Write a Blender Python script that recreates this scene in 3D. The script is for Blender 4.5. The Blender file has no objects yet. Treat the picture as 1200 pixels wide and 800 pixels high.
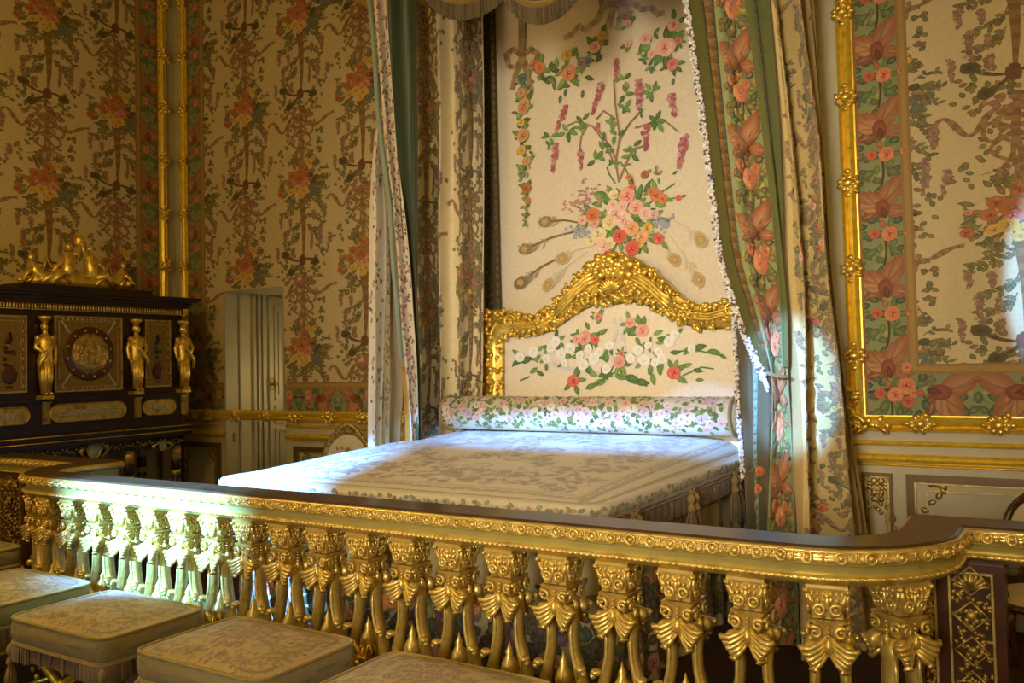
import bpy, math, random
from mathutils import Vector, Matrix
R = math.radians
PI = math.pi
rng = random.Random(7)
SC = bpy.context.scene
COL = SC.collection

# ------------------------------------------------------------------ camera
F, CX, CY = 1019.22, 589.79, 388.28
YAW, PIT, ROL = R(32.156), R(2.012), R(-1.26)
FW = Vector((-math.sin(YAW)*math.cos(PIT), math.cos(YAW)*math.cos(PIT), math.sin(PIT)))
R0 = Vector((math.cos(YAW), math.sin(YAW), 0)); U0 = R0.cross(FW)
RT = R0*math.cos(ROL) + U0*math.sin(ROL); UP = -R0*math.sin(ROL) + U0*math.cos(ROL)
EYE = Vector((0, 0, 1.65))
cam = bpy.data.cameras.new('camera'); co = bpy.data.objects.new('camera', cam); COL.objects.link(co)
cam.sensor_width = 36; cam.lens = F/1200*36; cam.shift_x = (600-CX)/1200; cam.shift_y = (CY-400)/1200
M = Matrix((RT, UP, -FW)).transposed().to_4x4(); M.translation = EYE; co.matrix_world = M
SC.camera = co
def at(px, py, axis, val):
    """a measured point of the photograph laid onto a known plane of the room"""
    d = FW + RT*((px-CX)/F) - UP*((py-CY)/F); k = 'xyz'.index(axis)
    return EYE + d*((val-EYE[k])/d[k])
def wall(px, py, y=6.0):
    p = at(px, py, 'y', y); return (p.x, p.z)

# ------------------------------------------------------------------ colours, materials
def lin(c):
    return tuple(((v/255)/12.92 if v/255 <= .04045 else ((v/255+.055)/1.055)**2.4) for v in c)
def H(s):
    return lin((int(s[0:2],16), int(s[2:4],16), int(s[4:6],16)))
def mix(a, b, t): return tuple(x*(1-t)+y*t for x, y in zip(a, b))
MATS = {}
def nodes(name):
    m = bpy.data.materials.new(name); m.use_nodes = True; nt = m.node_tree
    return m, nt, nt.nodes['Principled BSDF']
def noise_bump(nt, b, scale, dist, strength=.5, detail=3, coord='Object'):
    tc = nt.nodes.new('ShaderNodeTexCoord'); n = nt.nodes.new('ShaderNodeTexNoise')
    n.inputs['Scale'].default_value = scale; n.inputs['Detail'].default_value = detail
    bu = nt.nodes.new('ShaderNodeBump'); bu.inputs['Strength'].default_value = strength; bu.inputs['Distance'].default_value = dist
    nt.links.new(tc.outputs[coord], n.inputs['Vector']); nt.links.new(n.outputs['Fac'], bu.inputs['Height'])
    nt.links.new(bu.outputs['Normal'], b.inputs['Normal'])
    return tc, n
def ramp_from(nt, src, stops):
    r = nt.nodes.new('ShaderNodeValToRGB')
    while len(r.color_ramp.elements) < len(stops): r.color_ramp.elements.new(.5)
    for e, (p, c) in zip(r.color_ramp.elements, stops): e.position = p; e.color = (*c, 1)
    nt.links.new(src, r.inputs['Fac']); return r
def simple(name, c, rough=.5, metal=0, var=.12, scale=9, bump=.0015, bscale=60, spec=.5):
    m, nt, b = nodes(name)
    b.inputs['Roughness'].default_value = rough; b.inputs['Metallic'].default_value = metal
    b.inputs['Specular IOR Level'].default_value = spec
    tc, n = noise_bump(nt, b, bscale, bump)
    n2 = nt.nodes.new('ShaderNodeTexNoise'); n2.inputs['Scale'].default_value = scale; n2.inputs['Detail'].default_value = 4
    nt.links.new(tc.outputs['Object'], n2.inputs['Vector'])
    r = ramp_from(nt, n2.outputs['Fac'], [(.3, tuple(v*(1-var) for v in c)), (.7, tuple(min(1, v*(1+var)) for v in c))])
    nt.links.new(r.outputs['Color'], b.inputs['Base Color'])
    MATS[name] = m; return m
def attr_fabric(name, rough=.8, sheen=.25, weave=900, bump=.0006, spec=.25):
    m, nt, b = nodes(name)
    a = nt.nodes.new('ShaderNodeAttribute'); a.attribute_name = 'Col'
    tc, n = noise_bump(nt, b, weave, bump, .35)
    n2 = nt.nodes.new('ShaderNodeTexNoise'); n2.inputs['Scale'].default_value = 45; n2.inputs['Detail'].default_value = 5
    nt.links.new(tc.outputs['Object'], n2.inputs['Vector'])
    mr = nt.nodes.new('ShaderNodeMapRange'); mr.inputs['To Min'].default_value = .82; mr.inputs['To Max'].default_value = 1.12
    nt.links.new(n2.outputs['Fac'], mr.inputs['Value'])
    mx = nt.nodes.new('ShaderNodeVectorMath'); mx.operation = 'SCALE'
    nt.links.new(a.outputs['Color'], mx.inputs[0]); nt.links.new(mr.outputs[0], mx.inputs['Scale'])
    nt.links.new(mx.outputs[0], b.inputs['Base Color'])
    b.inputs['Roughness'].default_value = rough; b.inputs['Sheen Weight'].default_value = sheen
    b.inputs['Specular IOR Level'].default_value = spec
    MATS[name] = m; return m
def gold(name, c, c2, rough, metal=.92, bump=.003, bscale=45):
    m, nt, b = nodes(name)
    tc, n = noise_bump(nt, b, bscale, bump, .6, 4)
    n2 = nt.nodes.new('ShaderNodeTexNoise'); n2.inputs['Scale'].default_value = 22; n2.inputs['Detail'].default_value = 6
    nt.links.new(tc.outputs['Object'], n2.inputs['Vector'])
    r = ramp_from(nt, n2.outputs['Fac'], [(.28, c2), (.5, c), (.75, tuple(min(1, v*1.12) for v in c))])
    nt.links.new(r.outputs['Color'], b.inputs['Base Color'])
    mr = nt.nodes.new('ShaderNodeMapRange'); mr.inputs['To Min'].default_value = rough*.75; mr.inputs['To Max'].default_value = rough*1.35
    nt.links.new(n2.outputs['Fac'], mr.inputs['Value']); nt.links.new(mr.outputs[0], b.inputs['Roughness'])
    b.inputs['Metallic'].default_value = metal
    MATS[name] = m; return m
SILK = attr_fabric('embroidered_silk', .62, .2, 700, .0006, .35)
BROC = attr_fabric('brocade', .75, .3, 900, .0012, .25)
TRIM = attr_fabric('silk_trimming', .85, .4, 500, .001, .2)
GOLD = gold('carved_gilt', (.82,.58,.11), (.50,.31,.04), .34, .72)
GRAIL = gold('rail_gilt', (.78,.58,.15), (.56,.38,.07), .34, .6, .0015, 60)
GDARK = gold('old_gilt_bronze', (.50,.36,.10), (.20,.13,.03), .42, .7)
GSTRIP = gold('burnished_gilt', (.88,.62,.06), (.72,.47,.04), .3, .5, .001, 20)
PAINT = simple('grey_white_paint', H('b5ad8c'), .5, 0, .05, 6, .0012, 35)
PAINTD = simple('door_paint', H('a39d83'), .5, 0, .06, 6, .0012, 35)
CEIL = simple('ceiling_paint', H('a89c78'), .8)
EBONY = simple('dark_mahogany', H('220e07'), .33, 0, .35, 12, .0008, 60)
WOOD = simple('rail_walnut', H('4c3a24'), .28, 0, .3, 14, .0006, 80)
PED = simple('pedestal_wood', H('4a2c14'), .3, 0, .3, 10, .0008, 60)
FASC = simple('olive_painted_fascia', H('b3a55c'), .3, .3, .1, 8, .0008, 50)
FLOORM = simple('floor_carpet', H('3d2415'), .9, 0, .3, 30, .003, 200)
PEARL = simple('mother_of_pearl', H('a8a894'), .3, .1, .35, 60, .002, 90)
PLAQ = simple('painted_plaque', H('7d6528'), .4, .25, .3, 50, .002, 90)
JASP = simple('jasper_plaque', H('8fa098'), .5, 0, .2, 60, .001, 90)
CORAL = simple('dark_enamel', H('4d2b12'), .35, .2, .3, 60, .001, 90)
for g_ in (GRAIL,):
    b_=g_.node_tree.nodes['Principled BSDF']; b_.inputs['Coat Weight'].default_value=.45; b_.inputs['Coat Roughness'].default_value=.42; b_.inputs['Coat IOR'].default_value=1.7
GLAZE = simple('brown_glazed_moulding', H('66502a'), .4, .2)
STEEL = simple('brass_hardware', H('8d7a4a'), .3, .9)

# ------------------------------------------------------------------ mesh builder
class MB:
    def __init__(s): s.v=[]; s.f=[]; s.sm=[]; s.c=[]; s.mi=[]; s.col=(.8,.8,.8); s.m=0
    def add(s, vs, fs, smooth=True, cols=None):
        o = len(s.v); s.v += [tuple(p) for p in vs]
        s.c += list(cols) if cols else [s.col]*len(vs)
        for f in fs: s.f.append(tuple(i+o for i in f)); s.sm.append(smooth); s.mi.append(s.m)
    def box(s, x0,x1,y0,y1,z0,z1):
        if x0>x1: x0,x1=x1,x0
        if y0>y1: y0,y1=y1,y0
        if z0>z1: z0,z1=z1,z0
        vs=[(x,y,z) for z in (z0,z1) for y in (y0,y1) for x in (x0,x1)]
        s.add(vs,[(0,2,3,1),(4,5,7,6),(0,1,5,4),(2,6,7,3),(0,4,6,2),(1,3,7,5)],False)
    def blob(s, c, r, rot=None, nu=8, nv=6):
        if not hasattr(r,'__len__'): r=(r,r,r)
        c=Vector(c); vs=[]; fs=[]
        def P(x,y,z):
            p=Vector((x*r[0],y*r[1],z*r[2]))
            if rot is not None: p=rot@p
            return c+p
        vs.append(P(0,0,1))
        for i in range(1,nv):
            a=PI*i/nv
            for j in range(nu):
                b=2*PI*j/nu; vs.append(P(math.sin(a)*math.cos(b),math.sin(a)*math.sin(b),math.cos(a)))
        vs.append(P(0,0,-1))
        for j in range(nu): fs.append((0,1+j,1+(j+1)%nu))
        for i in range(nv-2):
            for j in range(nu):
                a=1+i*nu+j; b=1+i*nu+(j+1)%nu; fs.append((a,a+nu,b+nu,b))
        L=len(vs)-1; o=1+(nv-2)*nu
        for j in range(nu): fs.append((o+j,L,o+(j+1)%nu))
        s.add(vs,fs)
    def tube(s, pts, rad, n=8, cap=True, flat=None, up=None, closed=False):
        pts=[Vector(p) for p in pts]; N=len(pts)
        if not hasattr(rad,'__len__'): rad=[rad]*N
        vs=[]; fs=[]; prev=None
        for i,p in enumerate(pts):
            if closed: t=pts[(i+1)%N]-pts[i-1]
            else: t=pts[min(i+1,N-1)]-pts[max(i-1,0)]
            t.normalize()
            if up is not None: a=Vector(up)
            elif prev is not None: a=prev
            else: a=Vector((0,0,1)) if abs(t.z)<.9 else Vector((1,0,0))
            b=t.cross(a)
            if b.length<1e-6: b=t.cross(Vector((.3,1,.2)))
            b.normalize(); a=b.cross(t).normalized(); prev=a
            fl=flat or 1
            for j in range(n):
                w=2*PI*j/n; vs.append(p+(b*math.cos(w)*fl+a*math.sin(w))*rad[i])
        for i in range(N if closed else N-1):
            for j in range(n):
                k=(j+1)%n; i2=(i+1)%N
                fs.append((i*n+j,i*n+k,i2*n+k,i2*n+j))
        if cap and not closed:
            fs.append(tuple(range(n-1,-1,-1))); fs.append(tuple((N-1)*n+j for j in range(n)))
        s.add(vs,fs)
    def lathe(s, prof, c=(0,0,0), n=16, sx=1, sy=1, smooth=True):
        vs=[];fs=[]
        for r,z in prof:
            for j in range(n):
                a=2*PI*j/n; vs.append((c[0]+r*sx*math.cos(a),c[1]+r*sy*math.sin(a),c[2]+z))
        m=len(prof)
        for i in range(m-1):
            for j in range(n):
                k=(j+1)%n; fs.append((i*n+j,i*n+k,(i+1)*n+k,(i+1)*n+j))
        fs.append(tuple(range(n-1,-1,-1))); fs.append(tuple((m-1)*n+j for j in range(n)))
        s.add(vs,fs,smooth)
    def sweep(s, path, prof, closedprof=True, smooth=False, caps=True):
        """path: list of (x,y) plan points; prof: list of (offset to the right-hand side, z)"""
        vs=[];fs=[];N=len(path);m=len(prof)
        P=[Vector((p[0],p[1],0)) for p in path]
        for i in range(N):
            t0=(P[i]-P[i-1]).normalized() if i>0 else (P[1]-P[0]).normalized()
            t1=(P[i+1]-P[i]).normalized() if i<N-1 else t0
            n0=Vector((t0.y,-t0.x,0)); n1=Vector((t1.y,-t1.x,0)); nn=(n0+n1)
            nn=nn/max(.3,nn.length_squared)*2 if nn.length>1e-6 else n0
            for o,z in prof: q=P[i]+nn*o; vs.append((q.x,q.y,z))
        for i in range(N-1):
            for j in range(m if closedprof else m-1):
                k=(j+1)%m; fs.append((i*m+j,(i+1)*m+j,(i+1)*m+k,i*m+k))
        if caps and closedprof: fs.append(tuple(range(m))); fs.append(tuple((N-1)*m+j for j in range(m-1,-1,-1)))
        s.add(vs,fs,smooth)
    def merge(s, o, mat=None):
        vs=[(mat@Vector(p)) if mat is not None else p for p in o.v]; k=len(s.v)
        s.v+=[tuple(p) for p in vs]; s.c+=o.c; s.f+=[tuple(i+k for i in f) for f in o.f]; s.sm+=o.sm; s.mi+=o.mi
    def build(s, name, mat, parent=None, origin=None):
        me=bpy.data.meshes.new(name)
        ox=Vector(origin) if origin is not None else Vector((0,0,0))
        me.from_pydata([tuple(Vector(p)-ox) for p in s.v],[],s.f)
        me.polygons.foreach_set('use_smooth',s.sm)
        mats=mat if isinstance(mat,(list,tuple)) else [mat]
        for q in mats: me.materials.append(q)
        if len(mats)>1: me.polygons.foreach_set('material_index',s.mi)
        ca=me.color_attributes.new('Col','FLOAT_COLOR','POINT')
        fl=[]
        for c in s.c: fl += [c[0],c[1],c[2],1.0]
        ca.data.foreach_set('color',fl)
        me.update()
        ob=bpy.data.objects.new(name,me); COL.objects.link(ob)
        if parent is not None: ob.parent=parent
        ob.location=ox
        return ob
def tag(o,label=None,cat=None,group=None,kind=None):
    if label: o['label']=label
    if cat: o['category']=cat
    if group: o['group']=group
    if kind: o['kind']=kind
    return o
def empty(name,label,cat,loc=(0,0,0),rz=0,group=None):
    o=bpy.data.objects.new(name,None); COL.objects.link(o); o.location=loc; o.rotation_euler=(0,0,rz); o.empty_display_size=.2
    return tag(o,label,cat,group)
def struct(name,mb,m): return tag(mb.build(name,m),kind='structure')
def adopt(ob,root):
    """parent a part built in world coordinates to its thing"""
    ob.parent=root; ob.matrix_parent_inverse=Matrix.Translation(Vector(root.location)).inverted() if root.rotation_euler.z==0 else (Matrix.Translation(root.location)@Matrix.Rotation(root.rotation_euler.z,4,'Z')).inverted()
    return ob
def copytree(o,parent=None):
    c=o.copy(); COL.objects.link(c)
    if parent is not None: c.parent=parent
    for ch in [q for q in o.children]: copytree(ch,c)
    return c
def interp(xs,ys,x):
    if x<=xs[0]: return ys[0]
    for i in range(len(xs)-1):
        if x<=xs[i+1]:
            t=(x-xs[i])/(xs[i+1]-xs[i]); t=t*t*(3-2*t) if False else t
            return ys[i]*(1-t)+ys[i+1]*t
    return ys[-1]

# ------------------------------------------------------------------ embroidery motifs (thin stitched shapes)
GRN=[H('4f6b2b'),H('5f7a33'),H('39512a'),H('7c8f42'),H('6d7d33')]
DGR=[H('2f3b1e'),H('44502a'),H('585f2d'),H('6b6b33')]
BRN=[H('7a5528'),H('8b6634'),H('6a4622'),H('96723c')]
class Pat:
    def __init__(s): s.e=[]
    def blob(s,x,y,rx,ry=None,ang=0,cin=None,cout=None,n=7,layer=1,irr=.16):
        ry=ry or rx; ca,sa=math.cos(ang),math.sin(ang); pts=[]
        for j in range(n):
            a=2*PI*j/n+rng.uniform(-.15,.15); k=1+rng.uniform(-irr,irr)
            u,v=rx*k*math.cos(a),ry*k*math.sin(a); pts.append((x+u*ca-v*sa,y+u*sa+v*ca))
        s.e.append(((x,y),pts,cin,cout or cin,layer))
    def leaf(s,x,y,l,w,ang,c,layer=1):
        ca,sa=math.cos(ang),math.sin(ang)
        pts=[(x+u*l*ca-v*w*sa,y+u*l*sa+v*w*ca) for u,v in ((0,0),(.15,.28),(.38,.44),(.62,.4),(.84,.2),(1,0),(.84,-.2),(.62,-.4),(.38,-.44),(.15,-.28))]
        s.e.append(((x+.45*l*ca,y+.45*l*sa),pts,mix(c,(.75,.72,.4),.18),c,layer))
    def strip(s,pts,w,c,layer=1,c2=None):
        if not hasattr(w,'__len__'): w=[w]*len(pts)
        L=[];Rr=[]
        for i in range(len(pts)):
            a=pts[max(i-1,0)];b=pts[min(i+1,len(pts)-1)]
            dx,dy=b[0]-a[0],b[1]-a[1];d=math.hypot(dx,dy) or 1
            nx,ny=-dy/d*w[i]/2,dx/d*w[i]/2
            L.append((pts[i][0]+nx,pts[i][1]+ny));Rr.append((pts[i][0]-nx,pts[i][1]-ny))
        for i in range(len(pts)-1):
            q=[L[i],L[i+1],Rr[i+1],Rr[i]];cc=c if (i%2==0 or c2 is None) else c2
            m=(sum(p[0] for p in q)/4,sum(p[1] for p in q)/4)
            s.e.append((m,q,cc,cc,layer))
    def curve(s,a,b,bend,w,c,layer=1,n=8,w2=None,c2=None):
        dx,dy=b[0]-a[0],b[1]-a[1]; pts=[]
        for i in range(n+1):
            t=i/n; k=4*t*(1-t)*bend; pts.append((a[0]+dx*t-dy*k,a[1]+dy*t+dx*k))
        w2=w if w2 is None else w2
        s.strip(pts,[w+(w2-w)*i/n for i in range(n+1)],c,layer,c2); return pts
    def rose(s,x,y,r,pal,leaves=3,lc=GRN,layer=3):
        hi,mid,core=pal
        for k in range(leaves):
            a=rng.uniform(0,2*PI); s.leaf(x+math.cos(a)*r*.5,y+math.sin(a)*r*.5,r*rng.uniform(1.2,1.7),r*.75,a,rng.choice(lc),layer-1)
        s.blob(x,y,r*.9,r*.82,rng.random(),mid,mix(hi,mid,.6),9,layer,.1)
        a0=rng.uniform(0,6.28)
        for k in range(5):
            a=a0+2*PI*k/5+rng.uniform(-.25,.25); s.blob(x+math.cos(a)*r*.52,y+math.sin(a)*r*.46,r*.5,r*.34,a+PI/2,mix(hi,mid,rng.random()*.4),mix(mid,hi,.25),7,layer,.12)
        ox,oy=rng.uniform(-.12,.12)*r,rng.uniform(-.15,.05)*r
        s.blob(x+ox,y+oy,r*.42,r*.34,rng.random()*3,core,mix(core,mid,.55),8,layer+1,.12)
        for k in range(3):
            a=a0+1+2*PI*k/3; s.blob(x+ox+math.cos(a)*r*.24,y+oy+math.sin(a)*r*.2,r*.24,r*.11,a+PI/2,hi,mid,6,layer+2,.1)
    def sprig(s,x,y,l,ang,n,lc,ls=.03,bend=.15,stem=None,layer=1):
        b=(x+l*math.cos(ang),y+l*math.sin(ang)); pts=s.curve((x,y),b,bend,.006,stem or mix(lc[0],BRN[0],.4),layer,n+1)
        for i,p in enumerate(pts[1:]):
            for sd in (-1,1):
                if rng.random()<.85: s.leaf(p[0],p[1],ls*rng.uniform(.7,1.25),ls*.62,ang+sd*rng.uniform(.5,1.1),rng.choice(lc),layer+1)
    def wist(s,x,y,l,w,cs,layer=2,lean=0):
        n=max(5,int(l/w*5))
        for i in range(n):
            t=i/n; ww=w*(1-t*.85)*(.6 if t<.1 else 1)
            for k in range(3 if t<.6 else 2):
                c=rng.choice(cs); s.blob(x+lean*t*l+rng.uniform(-.5,.5)*ww,y-t*l+rng.uniform(-.02,.02)*l,w*.24,w*.2,rng.random()*3,mix(c,(.8,.7,.6),.25),c,5,layer)
    def stamp(s,o,dx,dy,sc=1,fx=1,dl=0,tint=None):
        for c,pts,a,b,l in o.e:
            if tint: a=tint(a); b=tint(b)
            s.e.append(((dx+c[0]*sc*fx,dy+c[1]*sc),[(dx+p[0]*sc*fx,dy+p[1]*sc) for p in pts],a,b,l+dl))
    def emit(s,mb,fn,clip=None,h0=.0012,hl=.0008):
        for i,(c,pts,a,b,l) in enumerate(s.e):
            if clip and not all(clip(p) for p in pts): continue
            h=h0+hl*(l+.92*((i*.6180339)%1))
            vs=[fn(c[0],c[1],h)]+[fn(p[0],p[1],h) for p in pts]; n=len(pts)
            mb.add(vs,[(0,1+j,1+(j+1)%n) for j in range(n)],True,[a]+[b]*n)
RED=(H('e0b39a'),H('c25a40'),H('8e2418'))
PNK=(H('efd3c2'),H('dc9a84'),H('b9523f'))
COR=(H('e0a070'),H('c66c3c'),H('963414'))
YEL=(H('e3c66a'),H('c99b35'),H('8d5a1a'))
MAU=(H('c7a0a0'),H('9d6266'),H('6b2f3a'))
ORB=(H('c98750'),H('a85a2c'),H('7a3216'))

def column_unit():
    """one repeat (1.8 m) of the ribbon-and-bouquet silk, y goes down from the bouquet"""
    p=Pat(); OLV=[H('565224'),H('6a632c'),H('454620'),H('757034'),H('5c5a26'),H('6b5a28')]
    TR=[H('8f6a38'),H('7c5830'),H('9c7444')]
    p.curve((0,-.14),(.01,-.84),.02,.075,TR[0],1,14,.022,TR[1])
    p.curve((.01,-1.0),(0,-1.24),.02,.03,TR[1],2,5,.05,TR[2])
    # bouquet
    for k in range(70):
        a=rng.uniform(0,2*PI); r=rng.uniform(.02,.22); x,y=r*math.cos(a)*.95,r*math.sin(a)*1.1
        p.leaf(x,y,rng.uniform(.05,.09),.04,a,rng.choice(BRN+OLV+[H('8a5c34'),H('94602f'),H('a0763c')]),1)
    for (x,y,r,pal) in ((-.02,.04,.08,ORB),(.07,.06,.06,ORB),(-.09,.08,.055,ORB),(.01,.15,.055,ORB),(.1,-.0,.05,ORB),(-.05,-.08,.06,YEL),(.03,-.11,.06,YEL),(-.11,-.1,.045,YEL),(.05,-.03,.05,RED),(-.13,.0,.05,ORB),(-.02,-.02,.055,RED),(.0,-.16,.04,YEL),(.09,.19,.045,YEL),(.05,.22,.035,YEL),(.13,.22,.03,YEL)):
        p.rose(x,y,r,pal,1,OLV,3)
    for (x,y) in ((.12,-.12),(.15,-.08),(.1,-.16),(.17,-.13)): p.blob(x,y,.035,.03,.5,H('6d7866'),H('56604e'),7,4)
    for (x,y) in ((.13,-.02),(.16,.02),(.11,.05)): p.blob(x,y,.032,.028,0,H('48563c'),H('34402a'),7,4)
    p.rose(-.23,-.11,.042,(H('cf8258'),H('a8462c'),H('8a2a18')),1,GRN,3)
    p.rose(-.22,.03,.025,RED,1,GRN,3)
    for k in range(30):
        a=rng.uniform(0,2*PI); p.sprig(.17*math.cos(a),.19*math.sin(a),rng.uniform(.05,.13),a,3,OLV,.04)
    WC=[H('82563a'),H('8c6446'),H('744530'),H('9a7854')]
    for (x,y,l,a) in ((.02,-.2,.24,-.35),(-.0,-.24,.25,PI+.4),(.02,-.36,.22,-.6),(-.01,-.42,.2,PI+.5),(.02,-.5,.2,-.5),(-.02,-.55,.2,PI+.6)):
        p.sprig(x,y+rng.uniform(-.03,.03),l,a+rng.uniform(-.3,.3),7,OLV,.048,.2)
        xe,ye=x+l*math.cos(a),y+l*math.sin(a)
        p.wist(xe,ye-.01,.15,.055,WC)
        p.wist(xe*.55,ye-.05,.11,.045,WC)
    p.wist(.3,-.6,.17,.055,WC); p.wist(-.29,-.7,.16,.05,WC); p.wist(.24,-.3,.14,.05,WC)
    FE=H('5c4c28'); FD=H('3d3a20')
    for (x,y,sx,sy) in ((-.2,-.78,-.02,-.86),(-.13,-.97,.0,-.84),(.15,-.88,.02,-.84)):
        p.curve((sx,sy),(x,y),.1,.016,FE,2,6,.036,FD)
        p.blob(x,y,.055,.045,rng.random(),H('33331c'),H('5a5228'),8,3)
        p.blob(x,y,.018,.014,0,H('23241c'),H('3b3820'),6,5)
    p.blob(0,-.86,.045,.055,0,H('6a3420'),H('6a4526'),8,4); p.blob(.005,-.82,.03,.03,0,H('5a2c1c'),H('6a4526'),8,5)
    for k in range(60):
        a=rng.uniform(0,2*PI); r=rng.uniform(.05,.2); p.leaf(r*math.cos(a)*1.1,-1.04+r*math.sin(a)*.7,.046,.036,rng.random()*6,rng.choice(OLV+BRN),2)
    for k in range(16): p.blob(rng.uniform(-.1,.1),-1.08+rng.uniform(-.08,.08),.024,.02,0,H('b08062'),H('94604a'),6,4)
    for sd in (-1,1):
        for k in range(44):
            t=k/43; x=sd*(.17+.06*math.sin(t*9+sd)); y=-.72-.85*t
            p.leaf(x+rng.uniform(-.06,.06),y,.048,.036,rng.random()*6,rng.choice(OLV+BRN[:2]),2)
    BW=H('86623a'); BW2=H('9c7850')
    for sd in (-1,1):
        p.strip([(sd*.15*math.sin(PI*t),-1.24-.13*math.sin(2*PI*t*.5)*math.cos(PI*t)) for t in [i/12 for i in range(13)]],.024,BW,4,BW2)
        p.strip([(sd*(.0+.12*math.sin(PI*t)),-1.26-.2*t) for t in [i/9 for i in range(10)]],.022,BW,4,BW2)
        p.strip([(sd*(.0+.07*math.sin(PI*t)),-1.2-.13*t) for t in [i/8 for i in range(9)]],.02,BW,4,BW2)
        p.strip([(sd*(.04+.35*t),-1.16+(.075*math.sin(t*8.5+.5) if sd<0 else .05*math.sin(t*5+3))-.02*t) for t in [i/18 for i in range(19)]],[.032-.01*math.sin(i*.9) for i in range(19)],BW,2,BW2)
    for (a,b,bd) in (((0,-1.24),(-.12,-1.56),.12),((0,-1.24),(.05,-1.66),-.08),((.01,-1.26),(.13,-1.44),-.2),((0,-1.26),(-.03,-1.66),.1),((0,-1.26),(.02,-1.6),.03)):
        p.curve(a,b,bd,.026,BW,3,9,.02,BW2)
    for k in range(16):
        a=-PI/2+rng.uniform(-1.3,1.3); p.curve((0,-1.42),(.18*math.cos(a),-1.47+.18*math.sin(a)),.1,.012,H('947050'),2,4,.005)
    T=H('96713c')
    for i,(c,ps,ca,cb,l) in enumerate(p.e):
        k=1.2 if -.7<c[1]<.4 else 1.12
        p.e[i]=((c[0]*k,c[1]),[(q[0]*k,q[1]) for q in ps],mix(ca,T,.14),mix(cb,T,.12),l)
    return p
COLU=column_unit()
def silk_columns(cols,ztop,zbot):
    p=Pat()
    for x,z0 in cols:
        z=z0
        while z<ztop+1.7: z+=1.6
        while z>zbot-.2:
            for c,ps,a,b,l in COLU.e: p.e.append(((x+c[0],z+c[1]*.889),[(x+q[0],z+q[1]*.889) for q in ps],a,b,l))
            z-=1.6
    return p
def border_unit(w=.27,h=.51):
    """salmon wings over a pair of roses on sage, centred on x, y up"""
    p=Pat()
    for k in range(34): p.leaf(rng.uniform(-.46,.46)*w,rng.uniform(-.5,.5)*h,.06,.04,rng.random()*6,rng.choice([H('4c5a2a'),H('5f6a30'),H('3c4a26'),H('7d8440'),H('8d9048')]),1)
    SA=H('b47a48'); RU=H('7c4020'); SB=H('9a5a30'); DK_=H('5c2c14')
    # raised pair of wings and the two folded lobes under them
    for (x,y,l,w_,an,c,ly) in ((.02,.0,.21,.15,2.42,SB,3),(-.015,.02,.25,.13,1.02,SB,3),(.0,.04,.18,.11,.38,SA,4),(.03,.03,.17,.10,2.9,SA,4),(.02,.02,.12,.09,-.15,SB,4),(.0,.02,.13,.08,3.5,RU,4)):
        p.leaf(x,y,l,w_,an,c,ly)
        for q in (-1,0,1): p.leaf(x+l*.2*math.cos(an),y+l*.2*math.sin(an),l*.72,.013,an+q*.22,mix(c,DK_,.45) if q else mix(c,SA,.6),ly+1)
    p.blob(.005,.035,.04,.055,.2,SB,RU,9,6); p.blob(.01,.01,.018,.035,.2,RU,DK_,7,7)
    p.curve((0,-.1),(0,-.3),.08,.012,H('4c3c1c'),2,6)
    for (x,y,a) in ((-.03,-.04,2.8),(.05,-.05,.3),(-.08,-.06,3.3),(.09,-.07,-.2)): p.leaf(x,y,.07,.045,a,H('33451f'),4)
    p.rose(.035,-.115,.052,COR,3,[H('3c4a26'),H('55652c')],5); p.rose(-.045,-.11,.036,(H('d07a50'),H('b04a30'),H('8a2414')),2,[H('3c4a26')],5); p.blob(.0,-.055,.018,.025,0,H('c8764a'),H('a04a2a'),6,6)
    p.rose(.13,-.11,.028,COR,0,GRN,6); p.rose(-.13,-.12,.022,COR,0,GRN,5)
    for sd in (-1,1): p.leaf(sd*.03,-.2,.09,.05,(-.5 if sd>0 else PI+.5),H('4e6028'),3)
    return p
BORU=border_unit()
# ================================================================== THE ROOM
DX0, DX1, DZ = -7.1, -6.27, 2.43
XL, YB, ZC = -7.9, 6.0, 6.5
m=MB(); m.box(XL-.2,4.2,-3.4,YB+1.2,-.1,0); struct('floor',m,FLOORM)
m=MB(); m.box(XL-.2,4.2,-3.4,YB+1.2,ZC,ZC+.1); struct('ceiling',m,CEIL)
m=MB(); m.box(XL-.2,XL,-3.4,YB,0,ZC); struct('wall_left',m,PAINT)
m=MB(); m.box(XL-.2,DX0-.002,YB,YB+.2,0,ZC); m.box(DX0-.002,DX1+.002,YB,YB+.2,DZ,ZC); m.box(DX1+.002,4.2,YB,YB+.2,0,ZC)
m.box(DX1+.002,DX1+.12,YB+.2,YB+1.1,0,DZ); m.box(DX0-.12,DX0-.002,YB+.2,YB+1.1,0,DZ); m.box(DX0-.12,DX1+.12,YB+.2,YB+1.1,DZ,DZ+.1); m.box(DX0-.12,DX1+.12,YB+1.1,YB+1.2,0,DZ+.1)
struct('wall_back',m,PAINT)
def onb(s,z,h=0,y=YB): return (s,y-h,z)
def onl(s,z,h=0): return (XL+h,s,z)

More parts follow.
